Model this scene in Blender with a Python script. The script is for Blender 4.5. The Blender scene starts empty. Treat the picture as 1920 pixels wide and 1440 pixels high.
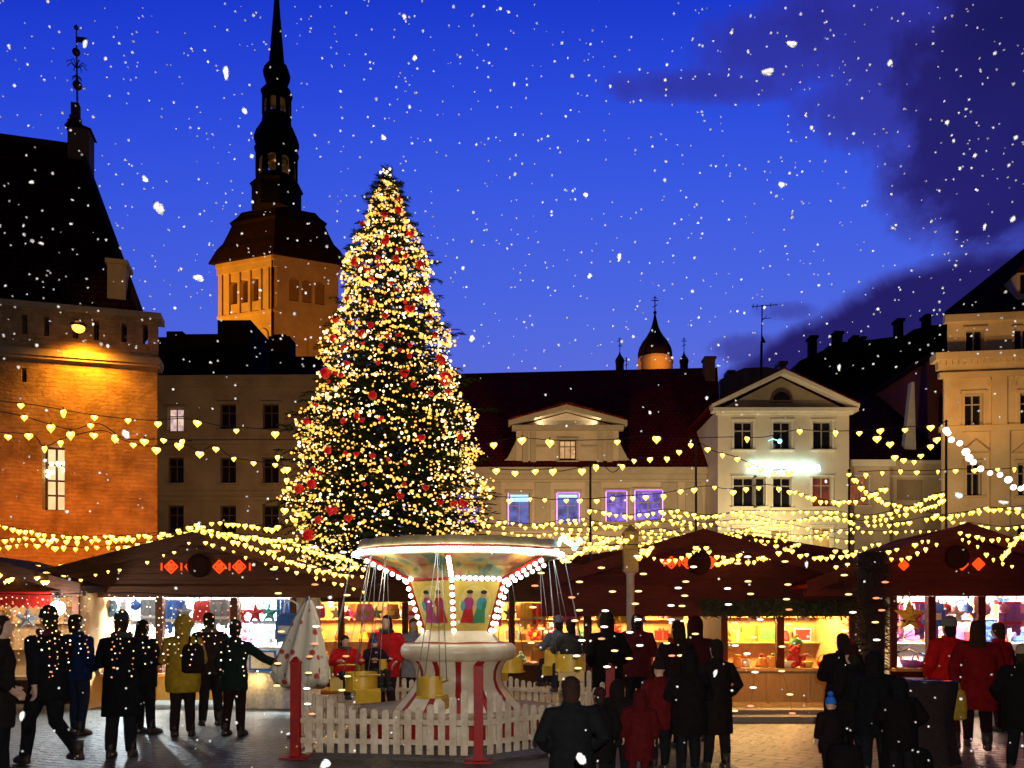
import bpy, bmesh, math, random
from mathutils import Vector, Matrix
C = bpy.context.scene.collection
rnd = random.Random(11)
F, HOR, CZ = 1500.0, 1174.0, 1.6
def P(px, py, Y):
    "point of the place seen at a photograph position, Y metres away"
    return Vector(((px-960)/F*Y, Y, CZ+(HOR-py)/F*Y))
def PX(px, Y): return (px-960)/F*Y
def PZ(py, Y): return CZ+(HOR-py)/F*Y

# ------------------------------------------------------------------ materials
MC = {}
def nodes(name):
    m = bpy.data.materials.new(name); m.use_nodes = True
    nt = m.node_tree
    return m, nt, nt.nodes['Principled BSDF']
def pm(name, c1, c2=None, scale=4.0, rough=.8, bump=.0, metal=0.0, detail=6, stretch=(1,1,1), spec=.35, coat=0):
    "procedural surface: two tones mixed by noise, bump, uneven roughness"
    if name in MC: return MC[name]
    m, nt, b = nodes(name)
    c2 = c2 or tuple(x*.72 for x in c1)
    tc = nt.nodes.new('ShaderNodeTexCoord'); mp = nt.nodes.new('ShaderNodeMapping')
    mp.inputs['Scale'].default_value = stretch
    nt.links.new(tc.outputs['Object'], mp.inputs[0])
    n = nt.nodes.new('ShaderNodeTexNoise'); n.inputs['Scale'].default_value = scale; n.inputs['Detail'].default_value = detail
    n.inputs['Roughness'].default_value = .62
    nt.links.new(mp.outputs[0], n.inputs['Vector'])
    r = nt.nodes.new('ShaderNodeValToRGB')
    r.color_ramp.elements[0].position = .3; r.color_ramp.elements[0].color = (*c2, 1)
    r.color_ramp.elements[1].position = .7; r.color_ramp.elements[1].color = (*c1, 1)
    nt.links.new(n.outputs['Fac'], r.inputs[0]); nt.links.new(r.outputs[0], b.inputs['Base Color'])
    b.inputs['Metallic'].default_value = metal
    b.inputs['Specular IOR Level'].default_value = spec
    b.inputs['Coat Weight'].default_value = coat
    mr = nt.nodes.new('ShaderNodeMapRange'); mr.inputs['To Min'].default_value = max(.03, rough-.12); mr.inputs['To Max'].default_value = min(1, rough+.12)
    nt.links.new(n.outputs['Fac'], mr.inputs[0]); nt.links.new(mr.outputs[0], b.inputs['Roughness'])
    if bump:
        n2 = nt.nodes.new('ShaderNodeTexNoise'); n2.inputs['Scale'].default_value = scale*5; n2.inputs['Detail'].default_value = 5
        nt.links.new(mp.outputs[0], n2.inputs['Vector'])
        bp = nt.nodes.new('ShaderNodeBump'); bp.inputs['Strength'].default_value = bump; bp.inputs['Distance'].default_value = .05
        nt.links.new(n2.outputs['Fac'], bp.inputs['Height']); nt.links.new(bp.outputs[0], b.inputs['Normal'])
    MC[name] = m
    return m
def brickm(name, c1, c2, mortar, bw, bh, ms=.015, rough=.85, bump=.5, rot=(math.pi/2, 0, 0), offset=.5, noise=.35, warp=0.0):
    if name in MC: return MC[name]
    m, nt, b = nodes(name)
    tc = nt.nodes.new('ShaderNodeTexCoord'); mp = nt.nodes.new('ShaderNodeMapping')
    mp.inputs['Rotation'].default_value = rot
    nt.links.new(tc.outputs['Object'], mp.inputs[0])
    src = mp.outputs[0]
    if warp:
        nw = nt.nodes.new('ShaderNodeTexNoise'); nw.inputs['Scale'].default_value = 1.3; nw.inputs['Detail'].default_value = 3
        nt.links.new(mp.outputs[0], nw.inputs['Vector'])
        vm = nt.nodes.new('ShaderNodeVectorMath'); vm.operation = 'MULTIPLY_ADD'
        vm.inputs[1].default_value = (warp, warp, warp)
        nt.links.new(nw.outputs['Color'], vm.inputs[0]); nt.links.new(mp.outputs[0], vm.inputs[2])
        src = vm.outputs[0]
    br = nt.nodes.new('ShaderNodeTexBrick')
    br.inputs['Color1'].default_value = (*c1, 1); br.inputs['Color2'].default_value = (*c2, 1); br.inputs['Mortar'].default_value = (*mortar, 1)
    br.inputs['Scale'].default_value = 1; br.inputs['Brick Width'].default_value = bw; br.inputs['Row Height'].default_value = bh
    br.inputs['Mortar Size'].default_value = ms; br.inputs['Mortar Smooth'].default_value = .3; br.offset = offset
    nt.links.new(src, br.inputs['Vector'])
    n = nt.nodes.new('ShaderNodeTexNoise'); n.inputs['Scale'].default_value = 1.1; n.inputs['Detail'].default_value = 8; n.inputs['Roughness'].default_value = .7
    nt.links.new(tc.outputs['Object'], n.inputs['Vector'])
    mx = nt.nodes.new('ShaderNodeMix'); mx.data_type = 'RGBA'; mx.blend_type = 'MULTIPLY'; mx.inputs[0].default_value = noise*2
    rr = nt.nodes.new('ShaderNodeValToRGB'); rr.color_ramp.elements[0].position = .3; rr.color_ramp.elements[0].color = (.35, .33, .3, 1); rr.color_ramp.elements[1].position = .65
    nt.links.new(n.outputs['Fac'], rr.inputs[0])
    nt.links.new(br.outputs['Color'], mx.inputs[6]); nt.links.new(rr.outputs[0], mx.inputs[7]); nt.links.new(mx.outputs[2], b.inputs['Base Color'])
    b.inputs['Roughness'].default_value = rough; b.inputs['Specular IOR Level'].default_value = .05 if 'roof' in name else .3
    bp = nt.nodes.new('ShaderNodeBump'); bp.inputs['Strength'].default_value = bump; bp.inputs['Distance'].default_value = .04
    ad = nt.nodes.new('ShaderNodeMath'); ad.operation = 'SUBTRACT'
    n3 = nt.nodes.new('ShaderNodeTexNoise'); n3.inputs['Scale'].default_value = 9; n3.inputs['Detail'].default_value = 4
    nt.links.new(tc.outputs['Object'], n3.inputs['Vector'])
    nt.links.new(n3.outputs['Fac'], ad.inputs[0]); nt.links.new(br.outputs['Fac'], ad.inputs[1])
    nt.links.new(ad.outputs[0], bp.inputs['Height']); nt.links.new(bp.outputs[0], b.inputs['Normal'])
    MC[name] = m
    return m
def em(name, col, strength, base=(.8, .8, .8), sampling=None):
    "something that gives off light"
    if name in MC: return MC[name]
    m, nt, b = nodes(name)
    b.inputs['Base Color'].default_value = (*base, 1); b.inputs['Roughness'].default_value = .4
    b.inputs['Emission Color'].default_value = (*col, 1); b.inputs['Emission Strength'].default_value = strength
    if sampling: m.cycles.emission_sampling = sampling
    MC[name] = m
    return m
def litwin(name, c1, c2, strength, scale=1.5):
    "a lit window: the room behind seen as uneven light"
    if name in MC: return MC[name]
    m, nt, b = nodes(name)
    tc = nt.nodes.new('ShaderNodeTexCoord')
    n = nt.nodes.new('ShaderNodeTexNoise'); n.inputs['Scale'].default_value = scale; n.inputs['Detail'].default_value = 3
    nt.links.new(tc.outputs['Object'], n.inputs['Vector'])
    r = nt.nodes.new('ShaderNodeValToRGB'); r.color_ramp.elements[0].position = .35; r.color_ramp.elements[0].color = (*c2, 1)
    r.color_ramp.elements[1].position = .62; r.color_ramp.elements[1].color = (*c1, 1)
    nt.links.new(n.outputs['Fac'], r.inputs[0]); nt.links.new(r.outputs[0], b.inputs['Emission Color'])
    b.inputs['Emission Strength'].default_value = strength; b.inputs['Base Color'].default_value = (.05, .05, .05, 1); b.inputs['Roughness'].default_value = .1
    MC[name] = m
    return m
def cloth(c, n=None):
    k = n or 'cloth_%d_%d_%d' % tuple(int(x*255) for x in c)
    return pm(k, c, tuple(x*.6 for x in c), 14, .95, .5, spec=.05)

STONE = brickm('limestone_blocks', (.58, .42, .24), (.47, .34, .19), (.50, .37, .21), .50, .14, .016, warp=.24, bump=.8, noise=.5)
STONE_P = pm('limestone_dressed', (.46, .38, .29), (.34, .28, .21), 2.5, .85, .35)
OCHRE = pm('ochre_plaster', (.60, .44, .25), (.40, .28, .15), .45, .85, .15)
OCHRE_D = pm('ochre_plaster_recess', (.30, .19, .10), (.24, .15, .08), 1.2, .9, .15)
SPIRE = pm('dark_copper_sheet', (.014, .011, .009), (.008, .007, .006), 1.5, .85, .2, spec=.05)
TILE = brickm('dark_roof_tiles', (.085, .030, .022), (.055, .022, .018), (.02, .01, .008), .34, .26, .03, rough=.85, bump=.8, rot=(0, 0, 0))
TILE_V = brickm('dark_roof_tiles_slope', (.065, .018, .007), (.042, .012, .005), (.015, .005, .002), .34, .26, .03, rough=.9, bump=.8)
TILE_R = brickm('red_roof_tiles_slope', (.24, .020, .006), (.16, .014, .005), (.035, .005, .002), .30, .24, .03, rough=.9, bump=.9)
ROOFDARK = pm('dark_sheet_roof', (.018, .010, .007), (.010, .006, .005), 1.5, .9, .2, spec=.04)
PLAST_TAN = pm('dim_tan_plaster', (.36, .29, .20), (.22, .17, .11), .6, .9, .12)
PLAST_CR = pm('cream_plaster', (.62, .53, .40), (.42, .34, .25), .55, .88, .15, detail=10)
PLAST_W = pm('white_plaster', (.74, .68, .56), (.54, .48, .39), .5, .85, .12, detail=10)
PLAST_O = pm('yellow_tan_plaster', (.64, .51, .33), (.44, .33, .20), .55, .88, .15, detail=10)
TRIM_W = pm('white_trim', (.78, .74, .64), (.66, .62, .54), 3, .7, .08)
TRIM_T = pm('tan_trim', (.44, .38, .28), (.36, .31, .23), 3, .8, .08)
WFRAME = pm('painted_window_wood', (.42, .38, .32), (.34, .30, .26), 8, .6, .1)
WFRAME_D = pm('dark_window_wood', (.11, .06, .04), (.07, .04, .03), 8, .6, .1)
GLASS = pm('dark_window_glass', (.014, .013, .017), (.008, .008, .011), 2, .12, 0, spec=.6)
REDGLASS = litwin('window_red_curtain', (.20, .012, .010), (.06, .004, .004), .9, 2)
WOOD = pm('brown_hut_boards', (.15, .048, .017), (.07, .021, .008), 3, .75, .5, stretch=(1, 1, 9))
WOODR = pm('red_hut_boards', (.10, .008, .004), (.045, .004, .002), 3, .75, .5, stretch=(1, 1, 9))
WOODL = pm('pale_counter_boards', (.50, .27, .10), (.38, .19, .06), 3, .65, .4, stretch=(9, 1, 1))
WOODA = pm('amber_counter_boards', (.62, .40, .12), (.48, .29, .08), 3, .65, .4, stretch=(9, 1, 1))
HUTWHITE = pm('hut_lining_white', (.82, .82, .80), (.70, .72, .72), 2, .7, .1)
HUTWARM = pm('hut_lining_pine', (.70, .40, .15), (.56, .29, .09), 3, .7, .2, stretch=(8, 1, 1))
HUTROOF = pm('hut_roof_felt', (.050, .012, .006), (.022, .006, .004), 5, .9, .5)
WHITEP = pm('white_fence_paint', (.80, .67, .52), (.50, .38, .26), 6, .6, .4)
REDP = pm('red_gloss_paint', (.42, .008, .008), (.20, .007, .006), 5, .5, .1, spec=.25)
CREAMP = pm('cream_gloss_paint', (.82, .74, .58), (.62, .50, .33), 3.5, .35, .06, spec=.5)
YELP = pm('yellow_seat_plastic', (.72, .46, .04), (.58, .34, .03), 6, .4, .08, spec=.5)
GOLDP = pm('gold_panel_paint', (.66, .50, .12), (.50, .36, .07), 4, .45, .08)
METAL = pm('galvanised_metal', (.35, .35, .36), (.24, .24, .26), 12, .4, .05, metal=.8)
DARKMETAL = pm('dark_iron', (.03, .028, .028), (.015, .014, .014), 8, .6, .1)
CABLE = pm('black_cable', (.012, .012, .012), (.008, .008, .008), 10, .8)
NEEDLE = pm('fir_needles', (.042, .070, .014), (.020, .036, .008), .9, .8, 0, spec=.06)
BARK = pm('bark', (.06, .038, .024), (.035, .022, .014), 9, .9, .8)
HEARTY = em('heart_lamp_yellow', (1, .56, .028), 2.8)
HEARTC = em('heart_lamp_core', (1, .84, .34), 4.5)
TREEB = em('tree_bulb_warm', (1, .46, .05), 1.8)
TREEC = em('tree_bulb_white', (1, .78, .40), 3.2)
ORANGEB = em('icicle_bulb_orange', (1, .27, .03), 1.1)
YELB = em('icicle_bulb_yellow', (1, .72, .22), 1.5)
WHITEB = em('icicle_bulb_white', (1, .93, .78), 2.2)
PINKB = em('pinkish_white_bulb', (1, .78, .66), 3.5)
CYANB = em('turquoise_bulb', (.35, .95, .90), 2.6)
CARB = em('carousel_bulb', (1, .97, .80), 5)
TUBE = em('cold_white_light_tube', (.80, .97, 1), 15)
NEON = em('cyan_white_neon', (.62, 1, .95), 5)
VIOLET = em('violet_neon_strip', (.40, .12, 1), 2.2)
CYANL = em('cyan_lit_panel', (.02, .45, .75), 1.4)
LAMPW = em('hut_lamp_cold', (.90, .97, 1), 9)
LAMPY = em('hut_lamp_warm', (1, .82, .52), 8)
SODIUM = em('sodium_lamp_glass', (1, .33, .03), 5)
REDLIT = em('red_lit_ornament', (1, .085, .008), 1.1, (.25, .01, .005))
SKIN = pm('skin', (.55, .34, .25), (.48, .28, .20), 12, .6, .05, spec=.3)
SNOW = pm('snow', (.97, .97, .98), (.93, .94, .96), 20, .9, .0, spec=.1)

# ------------------------------------------------------------------ mesh builder
class MB:
    def __init__(s): s.v = []; s.f = []; s.m = []; s.sm = []; s.mi = 0; s.smooth = False
    def add(s, vs, fs, smooth=None):
        k = len(s.v); s.v += [Vector(v) for v in vs]
        for f in fs:
            s.f.append([i+k for i in f]); s.m.append(s.mi); s.sm.append(s.smooth if smooth is None else smooth)
        return s
    def box(s, a, b):
        x0, y0, z0 = a; x1, y1, z1 = b
        return s.add([(x0,y0,z0),(x1,y0,z0),(x1,y1,z0),(x0,y1,z0),(x0,y0,z1),(x1,y0,z1),(x1,y1,z1),(x0,y1,z1)],
              [(0,3,2,1),(4,5,6,7),(0,1,5,4),(1,2,6,5),(2,3,7,6),(3,0,4,7)], False)
    def hexa(s, p):
        return s.add(p, [(0,3,2,1),(4,5,6,7),(0,1,5,4),(1,2,6,5),(2,3,7,6),(3,0,4,7)], False)
    def prism(s, poly, vec):
        n = len(poly); vec = Vector(vec); a = [Vector(p) for p in poly]
        return s.add(a+[p+vec for p in a], [tuple(range(n))[::-1], tuple(range(n, 2*n))]+[(i, (i+1) % n, n+(i+1) % n, n+i) for i in range(n)], False)
    def tube(s, pts, rad, n=8, caps=True, smooth=True, squash=None):
        pts = [Vector(p) for p in pts]
        if not hasattr(rad, '__len__'): rad = [rad]*len(pts)
        rings = []; up = None
        for i, p in enumerate(pts):
            t = (pts[min(i+1, len(pts)-1)]-pts[max(i-1, 0)])
            if t.length < 1e-9: t = Vector((0, 0, 1))
            t.normalize()
            if up is None:
                up = Vector((0, 1, 0)) if abs(t.y) < .9 else Vector((1, 0, 0))
            a = t.cross(up)
            if a.length < 1e-6: a = t.orthogonal()
            a.normalize(); b = a.cross(t).normalized(); up = b
            rings.append([p+a*math.cos(2*math.pi*k/n)*rad[i]*(squash[0] if squash else 1)+b*math.sin(2*math.pi*k/n)*rad[i]*(squash[1] if squash else 1) for k in range(n)])
        return s.loft(rings, caps, smooth)
    def loft(s, rings, caps=True, smooth=True, closed=True):
        n = len(rings[0]); vs = [v for r in rings for v in r]; fs = []
        for i in range(len(rings)-1):
            for k in range(n if closed else n-1):
                k2 = (k+1) % n
                fs.append((i*n+k, i*n+k2, (i+1)*n+k2, (i+1)*n+k))
        if caps and closed: fs += [tuple(range(n))[::-1], tuple(range((len(rings)-1)*n, len(rings)*n))]
        return s.add(vs, fs, smooth)
    def lathe(s, prof, c=(0,0,0), n=24, smooth=True, rot=0, caps=True, sx=1, sy=1):
        c = Vector(c)
        return s.loft([[c+Vector((r*sx*math.cos(rot+2*math.pi*k/n), r*sy*math.sin(rot+2*math.pi*k/n), z)) for k in range(n)] for r, z in prof], caps, smooth)
    def ball(s, c, r, n=8, m=5, sx=1, sy=1, sz=1):
        c = Vector(c); rings = []
        for i in range(1, m):
            a = math.pi*i/m
            rings.append([c+Vector((r*sx*math.sin(a)*math.cos(2*math.pi*k/n), r*sy*math.sin(a)*math.sin(2*math.pi*k/n), -r*sz*math.cos(a))) for k in range(n)])
        k0 = len(s.v); s.loft(rings, False, True)
        b = len(s.v); s.v += [c+Vector((0,0,-r*sz)), c+Vector((0,0,r*sz))]
        for k in range(n):
            s.f.append([k0+(k+1) % n, k0+k, b]); s.f.append([k0+(m-2)*n+k, k0+(m-2)*n+(k+1) % n, b+1])
            s.m += [s.mi]*2; s.sm += [True]*2
        return s
    def ico(s, c, r):
        t = .850651*r; u = .525731*r; c = Vector(c)
        vs = [(-u,t,0),(u,t,0),(-u,-t,0),(u,-t,0),(0,-u,t),(0,u,t),(0,-u,-t),(0,u,-t),(t,0,-u),(t,0,u),(-t,0,-u),(-t,0,u)]
        fs = [(0,11,5),(0,5,1),(0,1,7),(0,7,10),(0,10,11),(1,5,9),(5,11,4),(11,10,2),(10,7,6),(7,1,8),(3,9,4),(3,4,2),(3,2,6),(3,6,8),(3,8,9),(4,9,5),(2,4,11),(6,2,10),(8,6,7),(9,8,1)]
        return s.add([c+Vector(v) for v in vs], fs, True)
    def mesh(s, name, off=(0,0,0), mats=()):
        me = bpy.data.meshes.new(name); off = Vector(off)
        me.from_pydata([tuple(v-off) for v in s.v], [], s.f)
        for m in mats: me.materials.append(m)
        me.polygons.foreach_set('material_index', s.m); me.polygons.foreach_set('use_smooth', s.sm)
        me.validate(); me.update()
        return me
    def build(s, name, mats, parent=None, loc=None):
        if not isinstance(mats, (list, tuple)): mats = [mats]
        off = Vector((0,0,0)); q = parent
        while q is not None: off += q.location; q = q.parent
        l = Vector(loc) if loc is not None else Vector((0,0,0))
        o = bpy.data.objects.new(name, s.mesh(name, off+l-(off if parent else Vector((0,0,0))) if loc is not None and parent is None else off, mats))
        if parent is None and loc is not None: o.location = l
        C.objects.link(o); o.parent = parent
        return o
def tag(o, label=None, cat=None, group=None, kind=None):
    if label: o['label'] = label
    if cat: o['category'] = cat
    if group: o['group'] = group
    if kind: o['kind'] = kind
    return o
def thing(name, label, cat, loc=(0,0,0), group=None):
    o = bpy.data.objects.new(name, None); C.objects.link(o); o.location = loc; o.empty_display_size = .2
    return tag(o, label, cat, group)
def inst(name, me, parent, loc, rz=0, sc=1.0, rot=None):
    o = bpy.data.objects.new(name, me); C.objects.link(o); o.parent = parent
    o.location = loc; o.rotation_euler = rot or (0, 0, rz); o.scale = (sc, sc, sc)
    return o
def lamp(name, kind, loc, power, col, radius=.1, target=None, cone=None, blend=.5):
    l = bpy.data.lights.new(name, kind); l.energy = power; l.color = col
    if kind in ('POINT', 'SPOT'): l.shadow_soft_size = radius
    if kind == 'SPOT': l.spot_size = math.radians(cone); l.spot_blend = blend
    if kind == 'AREA': l.shape = 'RECTANGLE'; l.size, l.size_y = radius
    o = bpy.data.objects.new(name, l); C.objects.link(o); o.location = loc
    if target is not None: o.rotation_euler = (Vector(target)-Vector(loc)).to_track_quat('-Z', 'Y').to_euler()
    return o

class Frame:
    "a wall plane: u along the wall, d behind it, z up"
    def __init__(s, O, ang):
        s.O = Vector((O[0], O[1], 0)); s.U = Vector((math.cos(ang), math.sin(ang), 0)); s.N = Vector((-math.sin(ang), math.cos(ang), 0))
    def pt(s, u, d, z): return s.O+s.U*u+s.N*d+Vector((0,0,z))
    def pix(s, px, py, d=0.0):
        r = Vector(((px-960)/F, 1, (HOR-py)/F)); o = s.O+s.N*d
        t = o.dot(s.N)/r.dot(s.N); p = r*t
        return (p-s.O).dot(s.U), CZ+p.z
    def box(s, mb, u0, u1, d0, d1, z0, z1):
        mb.hexa([s.pt(u0,d0,z0), s.pt(u1,d0,z0), s.pt(u1,d1,z0), s.pt(u0,d1,z0), s.pt(u0,d0,z1), s.pt(u1,d0,z1), s.pt(u1,d1,z1), s.pt(u0,d1,z1)])
    def poly(s, mb, pts, d0, d1):
        mb.prism([s.pt(u, d0, z) for u, z in pts], s.N*(d1-d0))
    def wall(s, mb, u0, u1, z0, z1, holes=(), depth=.25, d=0.0):
        us = sorted({u0, u1, *[h[0] for h in holes], *[h[1] for h in holes]}); us = [u for u in us if u0 <= u <= u1]
        zs = sorted({z0, z1, *[h[2] for h in holes], *[h[3] for h in holes]}); zs = [z for z in zs if z0 <= z <= z1]
        for a, b in zip(us, us[1:]):
            for e, f in zip(zs, zs[1:]):
                um, zm = (a+b)/2, (e+f)/2
                if any(h[0] < um < h[1] and h[2] < zm < h[3] for h in holes): continue
                mb.add([s.pt(a,d,e), s.pt(b,d,e), s.pt(b,d,f), s.pt(a,d,f)], [(0,1,2,3)], False)
        for h in holes:
            a, b, e, f = h; q = [(a,e),(b,e),(b,f),(a,f)]
            for i in range(4):
                p, r = q[i], q[(i+1) % 4]
                mb.add([s.pt(p[0],d,p[1]), s.pt(p[0],d+depth,p[1]), s.pt(r[0],d+depth,r[1]), s.pt(r[0],d,r[1])], [(0,1,2,3)], False)
    def window(s, root, h, depth=.18, fm=None, gm=None, cols=2, rows=(.62,), bar=.05, sur=None, surm=None, sill=True, lab=None):
        a, b, e, f = h; fm = fm or WFRAME; gm = gm or GLASS
        mb = MB(); w = bar
        s.box(mb, a, a+w, depth, depth+.07, e, f); s.box(mb, b-w, b, depth, depth+.07, e, f)
        s.box(mb, a+w, b-w, depth, depth+.07, e, e+w); s.box(mb, a+w, b-w, depth, depth+.07, f-w, f)
        for i in range(1, cols):
            u = a+(b-a)*i/cols; s.box(mb, u-w*.45, u+w*.45, depth+.004, depth+.066, e+w, f-w)
        for r in rows:
            z = e+(f-e)*r; s.box(mb, a+w, b-w, depth+.008, depth+.062, z-w*.45, z+w*.45)
        win = mb.build('window', fm, root)
        if lab: win['label'] = lab
        g = MB(); s.box(g, a-.01, b+.01, depth+.072, depth+.09, e-.01, f+.01); g.build('pane', gm, win)
        if sur:
            m2 = MB(); t = sur
            s.box(m2, a-t, a-.002, -.06, .0, e, f); s.box(m2, b+.002, b+t, -.06, .0, e, f); s.box(m2, a-t-.05, b+t+.05, -.10, .0, f+.002, f+t*1.2)
            if sill: s.box(m2, a-t-.06, b+t+.06, -.14, .0, e-t*.8, e-.002)
            m2.build('window_surround', surm or TRIM_W, win)
        return win
# ------------------------------------------------------------------ camera, render settings
cam = bpy.data.cameras.new('camera'); co = bpy.data.objects.new('camera', cam); C.objects.link(co)
co.location = (0, 0, CZ); co.rotation_euler = (math.pi/2, 0, 0)
cam.sensor_width = 36; cam.lens = 36*F/1920; cam.shift_y = (HOR-720)/1920; cam.clip_start = .05; cam.clip_end = 5000
cam.dof.use_dof = True; cam.dof.focus_distance = 27; cam.dof.aperture_fstop = .028125/.0085
sc = bpy.context.scene; sc.camera = co
sc.render.engine = 'CYCLES'
sc.cycles.use_denoising = True; sc.cycles.max_bounces = 5; sc.cycles.diffuse_bounces = 3; sc.cycles.glossy_bounces = 2
sc.cycles.sample_clamp_indirect = 3; sc.cycles.sample_clamp_direct = 0; sc.cycles.caustics_reflective = False; sc.cycles.caustics_refractive = False
sc.view_settings.view_transform = 'Standard'; sc.view_settings.look = 'None'; sc.view_settings.exposure = 0; sc.view_settings.gamma = 1

# ------------------------------------------------------------------ dusk sky with cloud banks
w = bpy.data.worlds.new('World'); sc.world = w; w.use_nodes = True
nt = w.node_tree; L = nt.links; bg = nt.nodes['Background']
def M(op, a, b=None, c=None, clamp=False):
    n = nt.nodes.new('ShaderNodeMath'); n.operation = op; n.use_clamp = clamp
    for i, x in enumerate((a, b, c)):
        if x is None: continue
        if isinstance(x, (int, float)): n.inputs[i].default_value = x
        else: L.new(x, n.inputs[i])
    return n.outputs[0]
def smooth(x, lo, hi):
    n = nt.nodes.new('ShaderNodeMapRange'); n.interpolation_type = 'SMOOTHSTEP'
    L.new(x, n.inputs[0]); n.inputs[1].default_value = lo; n.inputs[2].default_value = hi
    return n.outputs[0]
tc = nt.nodes.new('ShaderNodeTexCoord'); sx = nt.nodes.new('ShaderNodeSeparateXYZ'); L.new(tc.outputs['Generated'], sx.inputs[0])
yy = M('MAXIMUM', sx.outputs[1], .12)
U = M('DIVIDE', sx.outputs[0], yy); V = M('DIVIDE', sx.outputs[2], yy)
nz = nt.nodes.new('ShaderNodeTexNoise'); nz.inputs['Scale'].default_value = 3.6; nz.inputs['Detail'].default_value = 7; nz.inputs['Roughness'].default_value = .60; nz.inputs['Distortion'].default_value = .35
L.new(tc.outputs['Generated'], nz.inputs['Vector'])
n2_ = nt.nodes.new('ShaderNodeTexNoise'); n2_.inputs['Scale'].default_value = 19; n2_.inputs['Detail'].default_value = 7; n2_.inputs['Roughness'].default_value = .6
L.new(tc.outputs['Generated'], n2_.inputs['Vector'])
nzz = M('ADD', nz.outputs[0], M('MULTIPLY', M('SUBTRACT', n2_.outputs[0], .5), .30))
nb = nt.nodes.new('ShaderNodeTexNoise'); nb.inputs['Scale'].default_value = 2.2; nb.inputs['Detail'].default_value = 4
L.new(tc.outputs['Generated'], nb.inputs['Vector'])
def U_(px): return (px-960)/F
def V_(py): return (HOR-py)/F
def blob(cx, cy, rx, ry, k):
    a = M('DIVIDE', M('SUBTRACT', U, U_(cx)), rx/F); b = M('DIVIDE', M('SUBTRACT', V, V_(cy)), ry/F)
    d = M('ADD', M('MULTIPLY', a, a), M('MULTIPLY', b, b))
    f = M('ADD', M('SUBTRACT', 1, d), M('MULTIPLY', M('SUBTRACT', nzz, .50), 4.2))
    return M('MULTIPLY', smooth(f, -.25, .9), k)
mask = None
for bl in [(2010,130,430,320,1), (1890,330,240,180,1), (1700,80,330,130,.70), (1640,200,170,90,.6), (1330,160,200,42,.55), (1450,95,200,90,.55), (1475,582,80,24,.5), (1400,655,80,34,.6), (2300,250,500,420,1)]:
    k = blob(*bl); mask = k if mask is None else M('MAXIMUM', mask, k)
t = M('DIVIDE', M('SUBTRACT', U, U_(1340)), 580/F, None, True)
crest = M('SUBTRACT', 1, M('POWER', M('SUBTRACT', 1, t, None, True), 1.7))
edge = M('ADD', V_(700), M('MULTIPLY', crest, 255/F))
f2 = M('ADD', M('SUBTRACT', edge, V), M('MULTIPLY', M('SUBTRACT', nzz, .5), .10))
bank = M('MULTIPLY', smooth(f2, -.006, .026), smooth(U, U_(1300), U_(1375)))
mask = M('MAXIMUM', mask, bank)
behind = M('SUBTRACT', 1, smooth(sx.outputs[1], .10, .38))
ramp = nt.nodes.new('ShaderNodeValToRGB'); cr = ramp.color_ramp
for i, (p, c) in enumerate([(.0, (.24, .28, .86)), (.32, (.100, .150, .72)), (.40, (.074, .135, .75)), (.54, (.044, .104, .76)), (.66, (.024, .070, .72)), (.79, (.010, .040, .60)), (1, (.006, .026, .42))]):
    e = cr.elements[i] if i < 2 else cr.elements.new(p)
    e.position = p; e.color = (*c, 1)
L.new(V, ramp.inputs[0])
def mixc(fac, a, b, blend='MIX'):
    n = nt.nodes.new('ShaderNodeMix'); n.data_type = 'RGBA'; n.blend_type = blend
    if isinstance(fac, (int, float)): n.inputs[0].default_value = fac
    else: L.new(fac, n.inputs[0])
    for k, x in ((6, a), (7, b)):
        if isinstance(x, tuple): n.inputs[k].default_value = (*x, 1)
        else: L.new(x, n.inputs[k])
    return n.outputs[2]
left = smooth(U, -.75, .25)       # the east side of the sky a touch deeper
skyc = mixc(M('MULTIPLY', M('SUBTRACT', 1, left), .22), ramp.outputs[0], (.010, .035, .62))
cloudc = mixc(smooth(nb.outputs[0], .35, .68), (.008, .008, .095), (.022, .018, .185))
ns = nt.nodes.new('ShaderNodeTexSky'); ns.sky_type = 'NISHITA'; ns.sun_disc = False; ns.sun_elevation = math.radians(-4); ns.sun_rotation = math.radians(215)
thin = M('MULTIPLY', M('SUBTRACT', 1, mask), mask)
sky1 = mixc(mask, skyc, cloudc)
sky1 = mixc(M('MULTIPLY', thin, .7), sky1, (.085, .045, .36))
sky2 = mixc(behind, sky1, (.004, .004, .022))
sky2 = mixc(M('MULTIPLY', bank, .45), sky2, (.016, .011, .10))
fin = mixc(.02, sky2, ns.outputs[0], 'ADD')
L.new(fin, bg.inputs[0]); bg.inputs[1].default_value = 1.0

# ------------------------------------------------------------------ ground
g = MB(); g.add([(-400,-60,0),(400,-60,0),(400,900,0),(-400,900,0)], [(0,1,2,3)])
COBBLE = brickm('square_cobbles', (.11, .095, .070), (.065, .056, .042), (.045, .04, .03), .22, .14, .02, rough=.45, bump=1.0, rot=(0,0,.35), warp=.12, noise=.5)
tag(g.build('ground', COBBLE), kind='structure')
pv = MB(); pv.add([(2.55,8.0,.004),(6.6,8.0,.004),(6.6,13.2,.004),(2.55,13.2,.004)], [(0,1,2,3)])
PAVER = brickm('brick_paving', (.36, .21, .11), (.27, .15, .08), (.06, .035, .025), .44, .22, .022, rough=.42, bump=1.0, rot=(0,0,.62), noise=.5, warp=.06)
tag(pv.build('paving', PAVER), kind='structure')
kb = MB()
for y0, h in ((13.2, .10), (13.62, .17)): kb.box((2.0,y0,0),(6.7,y0+.42,h))
tag(kb.build('kerb', pm('kerb_stone', (.34,.26,.18), None, 6, .7, .4)), kind='structure')

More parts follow.
